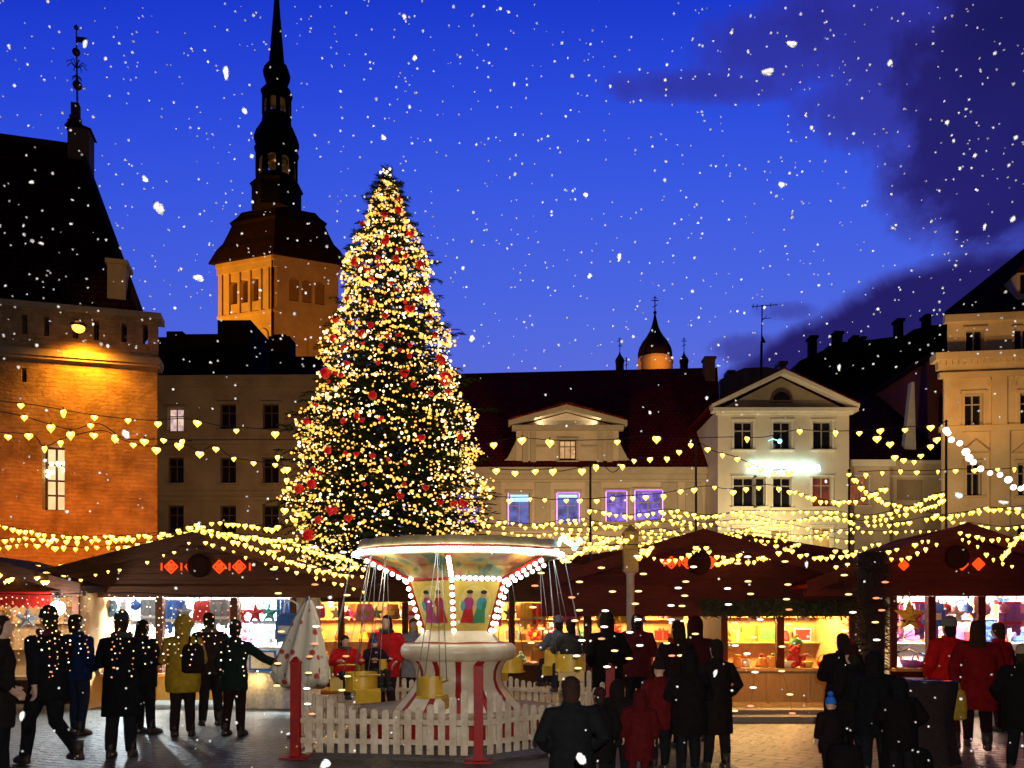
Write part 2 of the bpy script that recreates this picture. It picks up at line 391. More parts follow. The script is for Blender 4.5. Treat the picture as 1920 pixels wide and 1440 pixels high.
# ------------------------------------------------------------------ town hall (left)
FR = Frame(P(295, HOR, 29.6).to_tuple()[:2], math.radians(14.5))
th = thing('town_hall', 'medieval limestone hall with steep dark roof, floodlit orange, at the left edge', 'town hall', (FR.O.x, FR.O.y, 0))
uL = -20.0
_, zpar = FR.pix(298, 600); _, zled = FR.pix(150, 676)
hw = FR.pix(79, 956)+FR.pix(121, 836); win_h = (hw[0], hw[2], hw[1], hw[3])
hs = FR.pix(40, 716)+FR.pix(50, 690); slit = (hs[0], hs[2], hs[1], hs[3])
ha = FR.pix(182, 1180)+FR.pix(226, 1062)
arches = [(ha[0]+k, ha[2]+k, 0, ha[3]) for k in (-11.4, -7.6, -3.8, 0)]
m = MB(); FR.wall(m, uL, 0, 0, zled, [win_h, slit]+arches, .55)
m.add([FR.pt(0,0,0), FR.pt(-3.4,12,0), FR.pt(-3.4,12,zled), FR.pt(0,0,zled)], [(0,1,2,3)])
m.build('wall', STONE, th)
m = MB()
for a in arches:
    n = 10; c = (a[0]+a[1])/2; r = (a[1]-a[0])/2
    FR.box(m, a[0], a[1], .5, .6, 0, a[3])
m.build('arcade_door', DARKMETAL, th)
for a in arches:
    m = MB(); c = (a[0]+a[1])/2; r = (a[1]-a[0])/2+.18; pts = [(c+r*math.cos(t), a[3]-.02+r*1.1*math.sin(t)) for t in [math.pi*i/12 for i in range(13)]]
    inn = [(c+(r-.18)*math.cos(t), a[3]-.02+(r-.18)*1.1*math.sin(t)) for t in [math.pi*i/12 for i in range(13)]]
    for i in range(12): FR.poly(m, [pts[i], pts[i+1], inn[i+1], inn[i]], -.10, -.002)
    FR.poly(m, [(c+(r-.18)*math.cos(t), a[3]-.02+(r-.18)*1.1*math.sin(t)) for t in [math.pi*i/12 for i in range(13)]], -.03, -.004)
    m.build('arch_moulding', STONE_P, th)
# upper storey: string course, parapet with crenel slots
m = MB(); zt = zpar
slots = []
for px in (45, 86, 141, 180, 232, 272):
    u, _ = FR.pix(px, 600, -.1); slots.append((u-.09, u+.09, zt-.95, zt-.25))
FRp = Frame((FR.O-FR.N*.06).to_tuple()[:2], math.radians(14.5))
FRp.wall(m, uL, .05, zled+.26, zt, slots, .5)
m.add([FRp.pt(.05,0,zled+.26), FRp.pt(-3.2,12,zled+.26), FRp.pt(-3.2,12,zt), FRp.pt(.05,0,zt)], [(0,1,2,3)])
m.build('parapet', STONE, th)
m = MB()
FR.box(m, uL, .12, -.22, .6, zled+.02, zled+.26); FR.box(m, uL, .08, -.16, .6, zled-.08, zled+.018)
FR.box(m, uL, .14, -.14, .75, zt+.003, zt+.22)
m.build('string_course', STONE_P, th)
FR.window(th, win_h, .38, WFRAME_D, litwin('hall_window_light', (1, .80, .42), (.95, .55, .18), 1.05, 1.2), 2, (.25, .48, .73), .07, lab='tall lit window with creamy panes')
m = MB(); cw = ((win_h[0]+win_h[1])/2, win_h[3]-.8)
for i in range(9):
    a = i*2*math.pi/9; m.ball(FR.pt(cw[0]+.30*math.cos(a), .36+.05*math.sin(a), cw[1]+.25*math.sin(a*1.7)), .07, 6, 4)
m.build('chandelier', em('chandelier_bulb', (1, .9, .6), 7), th)
FR_slit = MB(); FR.box(FR_slit, slit[0], slit[1], .4, .46, slit[2], slit[3]); FR_slit.build('slit_window', GLASS, th)
# roof
D = 7.0
re = FR.pix(152, 280, D); ee = FR.pix(274, 596, .5); zr = re[1]; ze = zt-.5
m = MB(); ur = re[0]; ue = -.35
m.add([FR.pt(uL, .5, ze), FR.pt(ue, .5, ze), FR.pt(ur, D, zr), FR.pt(uL, D, zr)], [(0,1,2,3)])
m.add([FR.pt(ue, .5, ze), FR.pt(ue-5.5, 2*D-.5, ze), FR.pt(ur, D, zr)], [(0,1,2)])
m.add([FR.pt(ue-5.5, 2*D-.5, ze), FR.pt(uL, 2*D-.5, ze), FR.pt(uL, D, zr), FR.pt(ur, D, zr)], [(0,1,2,3)])
roof = m.build('roof', TILE_V, th)
m = MB()
m.tube([FR.pt(uL, D, zr+.05), FR.pt(ur, D, zr+.05)], .16, 8); m.tube([FR.pt(ur, D, zr), FR.pt(ue, .45, ze)], .12, 8)
m.build('ridge_tiles', pm('ridge_tile', (.04,.018,.015), None, 5, .85, .4), roof)
# chimney
c0 = FR.pix(201, 575, 1.6); c1 = FR.pix(236, 497, 1.6)
m = MB(); FR.box(m, c0[0], c1[0], 1.6, 2.5, c0[1]-1.2, c1[1]); FR.box(m, c0[0]-.07, c1[0]+.07, 1.53, 2.57, c1[1]+.003, c1[1]+.18)
FR.box(m, c0[0]-.10, c1[0]+.10, 1.50, 2.60, c0[1]-1.2, c0[1]-.3)
m.build('chimney', pm('chimney_plaster', (.50,.36,.20), (.40,.28,.15), 2, .85, .2), th)
# turret on the ridge end with pinnacle and weather vane
t0 = FR.pix(132, 288, D); t1 = FR.pix(172, 254, D)
m = MB(); um = (t0[0]+t1[0])/2; hwid = (t1[0]-t0[0])/2
FR.box(m, t0[0], t1[0], D-.45, D+.45, t0[1]-1.5, t1[1])
tur = m.build('ridge_turret', pm('turret_stone', (.20,.13,.08), (.14,.09,.05), 3, .9, .3), th)
zc = FR.pix(150, 240, D)[1]; upin = FR.pix(142, 200, D)[0]
m = MB(); FR.poly(m, [(t0[0]-.10, t1[1]), (t1[0]+.10, t1[1]), (t1[0]-.25, zc-.15), (um-.15, zc+.05), (um-.42, zc-.1)], D-.55, D+.55); m.build('turret_cap', ROOFDARK, tur)
m = MB(); zb = zc-.3; zp = FR.pix(142, 195, D)[1]
FR.box(m, upin-.26, upin+.26, D-.26, D+.26, zb, zb+.5); FR.box(m, upin-.16, upin+.16, D-.16, D+.16, zb+.5, zp-.02); FR.box(m, upin-.21, upin+.20, D-.2, D+.2, zp-.75, zp-.6)
m.build('pinnacle', pm('pinnacle_stone', (.12,.06,.05), None, 3, .9, .3), th)
m = MB(); ztop = FR.pix(141, 46, D)[1]; pc = lambda py, dx=0: FR.pt(FR.pix(143+dx, py, D)[0], D, FR.pix(143, py, D)[1])
m.tube([pc(196,2), pc(46)], [.05, .025], 6)
for py, r in ((52,.10), (98,.17), (160,.20)): m.ball(pc(py, 0 if py < 150 else 2), r, 10, 7)
for k in range(8):
    a = k*math.pi/4; m.tube([pc(128,1), pc(128,1)+Vector((.26*math.cos(a), .26*math.sin(a), .25)), pc(128,1)+Vector((.42*math.cos(a), .42*math.sin(a), .1))], .02, 5)
    m.tube([pc(140,1), pc(140,1)+Vector((.2*math.cos(a), .2*math.sin(a), -.2))], .02, 5)
vane = m.build('weather_vane', pm('gilded_copper', (.20,.11,.05), (.10,.06,.03), 5, .4, .1, metal=.7), th)
m = MB(); a = pc(68); m.prism([a, a+FR.U*.42+Vector((0,0,.02)), a+FR.U*.36-Vector((0,0,.10)), a+FR.U*.44-Vector((0,0,.24)), a-Vector((0,0,.22))], FR.N*.03); m.build('vane_flag', DARKMETAL, vane)
# wall lamp
lu, lz = FR.pix(147, 610, -.9)
wl = thing('wall_lamp', 'sodium wall lamp high on the limestone hall, over an orange pool of light', 'wall lamp', FR.pt(lu, -.3, lz))
m = MB(); m.tube([FR.pt(lu, -.12, lz+.05), FR.pt(lu, -.5, lz+.22), FR.pt(lu, -.85, lz+.15)], .035, 6); m.lathe([(.30, .02), (.24, .12), (.10, .2), (.03, .22)], FR.pt(lu, -.9, lz-.06), 14); m.build('lamp_bracket', DARKMETAL, wl)
m = MB(); m.ball(FR.pt(lu, -.9, lz-.08), .21, 12, 8, sz=.85); m.build('lamp_globe', SODIUM, wl)
lamp('hall_lamp', 'SPOT', FR.pt(lu, -.95, lz-.28), 1500, (1, .34, .012), .18, FR.pt(lu, -.05, lz-3.2), 150, .9)
lamp('hall_lamp_up', 'POINT', FR.pt(lu, -1.15, lz+.1), 6, (1, .45, .05), .12)
lamp('chimney_flood', 'SPOT', FR.pt(c0[0]-5, -5, lz+1), 420, (1, .55, .16), .2, FR.pt((c0[0]+c1[0])/2, 1.6, (c0[1]+c1[1])/2), 20, .6)
lamp('hall_flood', 'SPOT', FR.pt(lu-2.0, -7, 3.0), 3300, (1, .21, .006), .4, FR.pt(lu+.6, 0, 4.6), 88, 1.0)

# ------------------------------------------------------------------ church with the tall spire
Yc = 90.0
CC = P(522, HOR, Yc+7.3); cx, cy = CC.x, CC.y
Z = lambda py, Y=Yc+7.3: PZ(py, Y)
s = (Yc+7.3)/F
ch = thing('church', 'church tower with orange floodlit walls and a tall dark baroque spire', 'church', (cx, cy, 0))
# square shaft set corner-on
half = 7.3; DF = .36; Yc = cy-DF*half; A45 = math.radians(45+2)
corner = [Vector((cx+half*1.0*math.cos(A45+math.pi/2*k+math.pi/4*0-math.pi*.75-math.radians(0)), cy+half*math.sin(A45+math.pi/2*k-math.pi*.75), 0)) for k in range(4)]
corner = [Vector((cx+half*math.cos(a), cy+DF*half*math.sin(a), 0)) for a in (math.radians(-88), math.radians(2), math.radians(92), math.radians(182))]
zE = PZ(478, Yc+.3); zs = PZ(583, Yc+.3)
side = (corner[1]-corner[0]).length
fa = math.atan2((corner[1]-corner[0]).y, (corner[1]-corner[0]).x)
F1 = Frame(corner[0].to_tuple()[:2], fa)                 # right face
fb = math.atan2((corner[0]-corner[3]).y, (corner[0]-corner[3]).x)
F2 = Frame(corner[3].to_tuple()[:2], fb)                 # left, lit face
m = MB(); tri = MB()
for FF in (F1, F2):
    z1, z0 = PZ(517, Yc+.3), PZ(561, Yc+.3)
    holes = []
    for k in range(3):
        u = side*(.30+.20*k); holes.append((u-.55, u+.55, z0, z1))
    FF.wall(m, 0, side, 0, zE, holes, .7)
    for k, h in enumerate(holes):
        c = (h[0]+h[1])/2
        # louvred arched openings: arched head filled in front of the recess
        for sgn in (-1, 1):
            pts = [(c+sgn*.55, h[3]+.001), (c+sgn*.55, h[3]-.55)]+[(c+sgn*.55*math.cos(t), h[3]-.55+.55*math.sin(t)) for t in [math.pi/2*i/6 for i in range(1, 7)]]
            FF.poly(tri, pts if sgn > 0 else pts, .05, .68)
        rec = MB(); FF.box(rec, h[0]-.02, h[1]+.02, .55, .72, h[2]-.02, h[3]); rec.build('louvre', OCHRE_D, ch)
    zc0, zc1 = PZ(497, Yc+.3), PZ(505, Yc+.3)
    FF.box(tri, -.12, side+.12, -.14, 0, zE-1.5, zE-.7); FF.box(tri, -.2, side+.2, -.24, 0, zE-.69, zE-.02)
    FF.box(tri, -.10, side+.10, -.14, 0, zs-.15, zs+.15)
    for k in range(6):
        u = side*(.06, .20, .40, .60, .80, .94)[k]; FF.box(tri, u-.16, u+.16, -.12, 0, zs+.152, zE-1.502)
    for k in range(4):      # blind arches lower down
        u = side*(.20+.21*k); zb = PZ(672, Yc+.3); za = PZ(628, Yc+.3)
        arc = [(u+.85*math.cos(t), za+.85*math.sin(t)) for t in [math.pi*i/10 for i in range(11)]]
        arc2 = [(u+.70*math.cos(t), za+.70*math.sin(t)) for t in [math.pi*i/10 for i in range(11)]]
        for i in range(10): FF.poly(tri, [arc[i], arc[i+1], arc2[i+1], arc2[i]], -.1, -.002)
        FF.box(tri, u-.85, u-.70, -.1, -.002, zb-3, za-.001); FF.box(tri, u+.70, u+.85, -.1, -.002, zb-3, za-.001)
for a, b in ((1,2), (2,3)):
    m.add([corner[a], corner[b], corner[b]+Vector((0,0,zE)), corner[a]+Vector((0,0,zE))], [(0,1,2,3)])
shaft = m.build('tower', OCHRE, ch); tri.build('tower_moulding', OCHRE, ch)
# bell-shaped skirt roof (square, corner-on)
prof = [(120, 481), (127, 480), (127, 477), (112, 469), (101, 458), (92, 440), (85, 425), (89, 419), (76, 409), (67, 399), (30, 397)]
m = MB(); Ys = cy
m.loft([[Vector((cx+r*s*1.03*math.cos(a), cy+DF*r*s*1.03*math.sin(a), PZ(py, Yc+.3 if py > 476 else Ys))) for a in [math.radians(-88+90*k) for k in range(4)]] for r, py in prof], True, False)
m.build('skirt_roof', pm('skirt_roof_sheet', (.022,.010,.006), (.013,.006,.004), 1.2, .9, .25, spec=.04), ch)
def octa(mb, prof, n=8, smooth=False): mb.lathe([(r*s, PZ(py, Ys)) for r, py in prof], (cx-.2, cy, 0), n, smooth, math.pi/8)
m = MB(); octa(m, [(45, 402), (45, 358), (49, 354), (42, 348), (38, 342), (37, 338)])
m.build('spire_drum', SPIRE, ch)
def lantern(y0, y1, R0, oy, name):
    m = MB()
    for k in range(8):
        a = math.pi/8+k*math.pi/4; c = Vector((cx-.2+R0*s*math.cos(a), cy+R0*s*math.sin(a), 0))
        m.tube([c+Vector((0,0,PZ(y0, Ys)-.02)), c+Vector((0,0,PZ(y1, Ys)+.3))], R0*s*.17, 6, smooth=False)
        a2 = a+math.pi/4; c2 = Vector((cx-.2+R0*s*math.cos(a2), cy+R0*s*math.sin(a2), 0)); e = (c2-c)
        zt = PZ(y1, Ys); zz = zt-e.length*.5
        arc = [c.lerp(c2, .5)+e*(.40*math.cos(t))+Vector((0,0,zz-.1+e.length*.42*math.sin(t))) for t in [math.pi*i/8 for i in range(9)]]
        nrm = Vector((math.cos(a+math.pi/8), math.sin(a+math.pi/8), 0))*.25
        zz2 = zt+.3
        for i in range(8):
            p, q = arc[i], arc[i+1]
            m.prism([p, Vector((p.x, p.y, zz2)), Vector((q.x, q.y, zz2)), q], -nrm)
    m.build(name, SPIRE, ch)
lantern(338, 300, 33, 0, 'lower_lantern')
m = MB(); octa(m, [(30, 299.5), (37, 298), (40, 290), (41, 284), (38, 279), (41, 270), (41, 262), (37, 250), (31, 240), (27, 232), (26, 222), (27, 220)])
m.build('lower_onion', SPIRE, ch)
lantern(220, 189, 23, 0, 'upper_lantern')
m = MB(); octa(m, [(20, 188.5), (26, 187), (29, 178), (29, 174), (22, 167), (19, 163), (20, 158), (24, 147), (25, 138), (22, 128), (16, 122), (14, 118), (10, 70), (6, 20), (3, -25), (.5, -60)])
m.build('spire', SPIRE, ch)
m = MB(); octa(m, [(21, 299.0), (25, 298.6)]); 
AMB = pm('lantern_vault_plaster', (.60,.46,.28), None, 2, .9, .1)
v = MB(); v.lathe([(22*s, PZ(301, Ys)), (12*s, PZ(299.7, Ys))], (cx-.2, cy, 0), 12); v.build('lantern_ceiling', AMB, ch)
lamp('lantern_lamp_low', 'POINT', (cx-.2, cy, PZ(330, Ys)), 900, (1, .5, .12), .3)
lamp('lantern_lamp_high', 'POINT', (cx-.2, cy, PZ(214, Ys)), 350, (1, .55, .2), .3)
lamp('church_flood', 'SPOT', (cx-36, cy-10, 22), 150000, (1, .40, .02), .6, (cx-3.5, cy-3.5, 36), 44, .6)
lamp('church_flood_side', 'SPOT', (cx+14, cy-34, 22), 19000, (1, .36, .02), .6, (cx+3.5, cy-3.5, 35), 44, .7)

# ------------------------------------------------------------------ town house between hall and tree (dim)
Yh = 50.0; FH = Frame((0, Yh), math.radians(-1.0))
dh = thing('town_house', 'dim three storey town house with dark roof and firewalls, between hall and spruce', 'town house', (PX(480, Yh), Yh, 0))
u0, zc = FH.pix(270, 716); u1, _ = FH.pix(700, 710)
holes = []; lit = []
for row, (ya, yb) in enumerate(((757, 805), (858, 906), (948, 1000))):
    for px in (330, 428, 508, 590, 655):
        if row == 0 and px == 330: ya2, yb2, wd = 765, 809, 15
        else: ya2, yb2, wd = ya, yb, 15
        a = FH.pix(px-wd, yb2); b = FH.pix(px+wd, ya2); h = (a[0], b[0], a[1], b[1]); holes.append(h); lit.append(row == 0 and px == 330)
m = MB(); FH.wall(m, u0, u1, 0, zc, holes, .22)
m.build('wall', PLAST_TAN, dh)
m = MB(); FH.box(m, u0, u1, -.35, .3, zc-.02, zc+.3); FH.box(m, u0, u1, -.22, .0, zc-.4, zc-.022)
for py in (830, 925, 936): z = FH.pix(430, py)[1]; FH.box(m, u0, u1, -.15, 0, z-.12, z+.12)
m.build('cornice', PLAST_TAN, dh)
for h, l in zip(holes, lit):
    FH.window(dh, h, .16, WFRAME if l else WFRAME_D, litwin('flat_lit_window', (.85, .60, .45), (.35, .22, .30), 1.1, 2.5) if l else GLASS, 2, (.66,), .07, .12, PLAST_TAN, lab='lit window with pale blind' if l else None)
m = MB(); zr = FH.pix(480, 686, 6)[1]
m.add([FH.pt(u0, -.3, zc+.3), FH.pt(u1, -.3, zc+.3), FH.pt(u1, 6, zr), FH.pt(u0, 6, zr)], [(0,1,2,3)])
m.add([FH.pt(u0, 12, zc+.3), FH.pt(u1, 12, zc+.3), FH.pt(u1, 6, zr), FH.pt(u0, 6, zr)], [(0,3,2,1)])
m.add([FH.pt(u1, -.3, zc+.3), FH.pt(u1, 12, zc+.3), FH.pt(u1, 6, zr)], [(0,1,2)])
rf = m.build('roof', ROOFDARK, dh)
for (xa, ya, xb, yb, d0, d1) in ((285,632,312,720,1,11), (312,621,342,716,2.2,10), (342,626,408,714,2.5,9.5), (408,600,470,700,3,8), (545,668,600,700,3,7)):
    m = MB(); a = FH.pix(xa, yb, d0); b = FH.pix(xb, ya, d0); FH.box(m, a[0], b[0], d0, d1, zc+.3, b[1]); m.build('firewall', ROOFDARK, dh)
m = MB(); a = FH.pix(504, 690, 2); b = FH.pix(543, 630, 2); FH.box(m, a[0], b[0], 2, 3.4, zc+.5, b[1]); FH.box(m, a[0]+.3, b[0]-.3, 2.1, 3.3, b[1]+.003, b[1]+.15); m.build('chimney', ROOFDARK, rf)
# ------------------------------------------------------------------ long low house with the dark red roof
Yl = 46.0; FL = Frame((0, Yl), 0)
lh = thing('long_house', 'long cream house under a huge dark red roof, with violet lit windows', 'house', (PX(1110, Yl), Yl, 0))
PL = FL.pix
u0 = PL(770, 900)[0]; u1 = PL(1352, 900)[0]; ze = PL(1000, 882)[1]
holes = []
for xa, xb, ya, yb in ((954,993,925,984), (1045,1085,925,982), (1137,1174,922,978), (1191,1241,920,976), (860,898,925,984)):
    a = PL(xa, yb); b = PL(xb, ya); holes.append((a[0], b[0], a[1], b[1]))
m = MB(); FL.wall(m, u0, u1, 0, ze, holes, .25); m.build('wall', PLAST_CR, lh)
m = MB(); FL.box(m, u0, u1, -.5, .1, ze-.28, ze+.10); FL.box(m, u0, u1, -.3, .0, ze-.55, ze-.282)
for py in (902, 993): z = PL(1000, py)[1]; FL.box(m, u0, u1, -.10, 0, z-.07, z+.07)
for px in (925, 1018, 1112, 1255, 1300): u = PL(px, 900)[0]; FL.box(m, u-.45, u+.45, -.09, 0, PL(0, 990)[1], PL(0, 905)[1])
m.build('cornice', TRIM_T, lh)
VG = litwin('violet_lit_window', (.26, .16, .80), (.06, .04, .22), 1.2, 2.2); VG2 = litwin('blue_lit_window', (.12, .16, .55), (.05, .04, .18), .9, 2.2)
for i, h in enumerate(holes):
    wn = FL.window(lh, h, .16, WFRAME, VG2 if i in (0, 1) else VG, 2, (.62,), .06, .14, TRIM_T, lab=('window with cyan blind and violet outline', 'window with short cyan blind', 'violet outlined window', 'wider violet outlined window', None)[i])
    m = MB(); t = .055
    FL.box(m, h[0]-t, h[0], -.10, -.065, h[2], h[3]); 
    if i in (1, 2, 3): FL.box(m, h[1], h[1]+t, -.10, -.065, h[2], h[3]); FL.box(m, h[0], h[1], -.10, -.065, h[3], h[3]+t)
    m.build('neon_outline', VIOLET, wn)
    if i < 2:
        m = MB(); FL.box(m, h[0]+.07, h[1]-.07, .12, .15, h[3]-(.46 if i == 0 else .22), h[3]-.06); m.build('lit_blind', CYANL, wn)
# roof
m = MB(); D = 9; zr0 = PL(885, 700, D)[1]; 
m.add([FL.pt(u0, -.45, ze+.1), FL.pt(u1, -.45, ze+.1), FL.pt(PL(1345, 690, D)[0], D, PL(1345, 689, D)[1]), FL.pt(PL(760, 703, D)[0], D, PL(760, 703, D)[1])], [(0,1,2,3)])
m.add([FL.pt(u0, 2*D, ze), FL.pt(u1, 2*D, ze), FL.pt(PL(1345, 690, D)[0], D, PL(1345, 689, D)[1]), FL.pt(PL(760, 703, D)[0], D, PL(760, 703, D)[1])], [(3,2,1,0)])
m.add([FL.pt(u1, -.45, ze+.1), FL.pt(u1, 2*D, ze+.1), FL.pt(PL(1345, 690, D)[0], D, PL(1345, 689, D)[1])], [(0,1,2)])
rf = m.build('roof', TILE_R, lh)
m = MB(); a = PL(1323, 720, 7.5); b = PL(1341, 672, 7.5); FL.box(m, a[0], b[0], 7.5, 8.4, a[1]-1.5, b[1]); FL.box(m, a[0]-.08, b[0]+.08, 7.42, 8.48, b[1]+.003, b[1]+.14); m.build('chimney', pm('old_brick', (.12,.06,.04), None, 4, .9, .4), rf)
# pedimented dormer, front flush with the facade
FD = Frame((0, Yl+.05), 0); PD = FD.pix
a = PD(968, 868); b = PD(1160, 800); ap = PD(1062, 770)
hm = PD(1049, 864)+PD(1080, 825); hmid = (hm[0], hm[2], hm[1], hm[3])
m = MB(); FD.wall(m, a[0], b[0], a[1], b[1], [hmid], .2); FD.poly(m, [(a[0], b[1]+.02), (b[0], b[1]+.02), (ap[0], ap[1]-.1)], .1, .5)
for sg, u in ((1, a[0]), (-1, b[0])): FD.box(m, min(u, u+sg*.1), max(u, u+sg*.1), .02, 6, a[1], b[1]-.01)
dm = m.build('dormer', PLAST_CR, lh)
m = MB(); FD.box(m, a[0]-.25, b[0]+.25, -.35, .1, b[1]-.25, b[1]+.018)
for sg, u in ((-1, a[0]), (1, b[0])):
    FD.poly(m, [(u+sg*.45, b[1]+.0), (u+sg*.45, b[1]+.28), (ap[0], ap[1]+.25), (ap[0], ap[1]-.05)][::sg], -.4, .1)
for px in (985, 1000, 1125, 1143): u = PD(px, 850)[0]; FD.box(m, u-.16, u+.16, -.1, 0, a[1], b[1]-.252)
FD.box(m, a[0]+.9, hmid[0]-.3, -.06, 0, a[1]+.9, a[1]+1.0); FD.box(m, hmid[1]+.3, b[0]-.9, -.06, 0, a[1]+.9, a[1]+1.0)
for sg, u in ((-1, a[0]), (1, b[0])):   # scrolled side wings
    FD.poly(m, [(u, a[1]), (u, a[1]+1.3), (u+sg*.25, a[1]+.8), (u+sg*.5, a[1]+.3), (u+sg*.9, a[1])][::sg], .02, .25)
m.build('pediment_moulding', TRIM_T, dm)
m = MB(); m.prism([FD.pt(a[0]-.45, -.42, b[1]+.26), FD.pt(ap[0], -.42, ap[1]+.28), FD.pt(b[0]+.45, -.42, b[1]+.26), FD.pt(b[0]+.45, -.42, b[1]+.36), FD.pt(ap[0], -.42, ap[1]+.40), FD.pt(a[0]-.45, -.42, b[1]+.36)], (0, 7, 0)); m.build('dormer_roof', TILE_R, dm)
FD.window(lh, hmid, .12, WFRAME_D, litwin('attic_window_light', (.95, .55, .24), (.50, .22, .07), .8, 1.6), 3, (.7,), .05, .1, TRIM_T, lab='attic window lit amber')
for sg, px in ((1, 1000), (-1, 1126)):
    p = FD.pt(PD(px, 799)[0], -.28, PD(px, 799)[1]+.12)
    lamp('pediment_spot', 'SPOT', p+Vector((0, -.05, 0)), 70, (1, .82, .5), .08, p+Vector((sg*1.2, .5, .6)), 100, .8)

# ------------------------------------------------------------------ white pedimented house
Yw = 43.5; FW = Frame((0, Yw), 0); PW = FW.pix
wh = thing('pedimented_house', 'tall white house with a triangular pediment and a glowing cyan sign', 'house', (PX(1468, Yw), Yw, 0))
u0 = PW(1346, 900)[0]; u1 = PW(1592, 900)[0]; ze = PW(1400, 768)[1]; ap = PW(1466, 702)
def rects(PF, L_):
    o = []
    for xa, xb, ya, yb in L_:
        a = PF(xa, yb); b = PF(xb, ya); o.append((a[0], b[0], a[1], b[1]))
    return o
r1 = rects(PW, ((1376,1411,790,843), (1449,1483,790,843), (1524,1560,790,843)))
r2 = rects(PW, ((1375,1414,895,950), (1416,1435,895,950), (1449,1484,895,952), (1523,1560,894,950)))
r3 = rects(PW, ((1376,1412,988,1040), (1445,1483,992,1040), (1523,1560,988,1040)))
m = MB(); FW.wall(m, u0, u1, 0, ze, r1+r2+r3, .22)
m.add([FW.pt(u0,0,0), FW.pt(u0,5,0), FW.pt(u0,5,ze), FW.pt(u0,0,ze)], [(3,2,1,0)]); m.add([FW.pt(u1,0,0), FW.pt(u1,5,0), FW.pt(u1,5,ze), FW.pt(u1,0,ze)], [(0,1,2,3)])
m.build('wall', PLAST_W, wh)
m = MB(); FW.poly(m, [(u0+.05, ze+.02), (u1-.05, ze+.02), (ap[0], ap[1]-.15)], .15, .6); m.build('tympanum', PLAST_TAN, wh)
m = MB(); FW.box(m, u0-.36, u1+.36, -.4, .2, ze-.17, ze+.018); FW.box(m, u0-.15, u1+.15, -.2, 0, ze-.30, ze-.172)
m.build('cornice', TRIM_W, wh)
for sg, u in ((-1, u0), (1, u1)): m = MB(); FW.poly(m, [(u+sg*.42, ze+.02), (u+sg*.42, ze+.20), (ap[0], ap[1]+.18), (ap[0], ap[1]-.02)][::sg], -.4, .2); m.build('pediment_moulding', TRIM_W, wh)
m = MB(); FW.box(m, u0, u1, -.08, 0, PW(0, 980)[1]-.08, PW(0, 980)[1]+.08)
m.build('string_course', TRIM_W, wh)
m = MB(); m.prism([FW.pt(u0-.46, -.43, ze+.203), FW.pt(ap[0], -.43, ap[1]+.183), FW.pt(u1+.46, -.43, ze+.203), FW.pt(u1+.46, -.43, ze+.26), FW.pt(ap[0], -.43, ap[1]+.24), FW.pt(u0-.46, -.43, ze+.26)], (0, 9, 0)); m.build('roof', TILE_R, wh)
m = MB(); c = PW(1466, 750); rr = .48
FW.poly(m, [(c[0]+rr*math.cos(t), c[1]+rr*.95*math.sin(t)) for t in [math.pi*i/14 for i in range(15)]], .06, .148); lun = m.build('lunette_window', GLASS, wh)
m = MB()
for i in range(14):
    t, t2 = math.pi*i/14, math.pi*(i+1)/14
    FW.poly(m, [(c[0]+rr*math.cos(t), c[1]+rr*math.sin(t)), (c[0]+(rr+.12)*math.cos(t), c[1]+(rr+.12)*math.sin(t)), (c[0]+(rr+.12)*math.cos(t2), c[1]+(rr+.12)*math.sin(t2)), (c[0]+rr*math.cos(t2), c[1]+rr*math.sin(t2))], .02, .149)
FW.box(m, c[0]-rr-.15, c[0]+rr+.15, .02, .149, c[1]-.1, c[1]-.002); m.build('frame', WFRAME_D, lun)
for h in r1: FW.window(wh, h, .14, WFRAME, GLASS, 2, (.68,), .06, .10, TRIM_W)
for i, h in enumerate(r2): FW.window(wh, h, .14, WFRAME, REDGLASS if i == 3 else GLASS, 1 if i == 1 else 2, (.72,), .06, .07, TRIM_W, lab='window with red curtains' if i == 3 else None)
GL = litwin('ground_floor_light', (.80, .42, .10), (.35, .16, .04), .8, 1.4)
for h in r3: FW.window(wh, h, .14, TRIM_W, GL, 2, (.55,), .06, .10, TRIM_W, lab='lit shop window')
# glowing sign: two words of neon script, too blurred in the photo to read
m = MB(); zb = PW(0, 887)[1]; zt = PW(0, 866)[1]; hgt = zt-zb
def stroke(pts, x0, sc_, r=.035): m.tube([FW.pt(x0+p[0]*sc_, -.16, zb+p[1]*hgt) for p in pts], r*1.35, 6)
x = PW(1401, 0)[0]
sh = [[(0,0),(.05,1),(.35,1.02),(.5,.8),(.35,.55),(.05,.5)], [(.1,.65),(.25,.2),(.38,.65),(.5,.2),(.6,.65)], [(.05,.6),(.25,.0),(.45,.6),(.1,-.25)], [(.1,.3),(.45,.35),(.4,.6),(.15,.6),(.1,.2),(.45,.1)], [(.1,0),(.12,.65),(.4,.6)], [(.12,.95),(.12,.05),(.4,.1)], [(.05,.1),(.05,.62),(.35,.62),(.38,.1)], [(.4,.55),(.1,.55),(.1,.1),(.42,.1),(.42,.95)]]
for i in (0, 1, 2): stroke(sh[i], x, .95); x += .50
x = PW(1460, 0)[0]
for i in (5, 3, 6, 4, 7, 3, 6): stroke(sh[i], x, .72); x += .315
sg = m.build('neon_sign', NEON, wh)
m = MB()
for px in (1408, 1432, 1466, 1498, 1525): u = PW(px, 0)[0]; FW.box(m, u-.02, u+.02, -.16, 0, zb+.25, zb+.30)
FW.box(m, PW(1400,0)[0], PW(1536,0)[0], -.11, -.09, zb+.15, zb+.19); m.build('sign_rail', METAL, sg)
lamp('sign_glow', 'AREA', FW.pt((PW(1401,0)[0]+PW(1535,0)[0])/2, -.35, (zb+zt)/2), 26, (.6, 1, .95), (3.6, .5), FW.pt((PW(1401,0)[0]+PW(1535,0)[0])/2, 0, (zb+zt)/2))
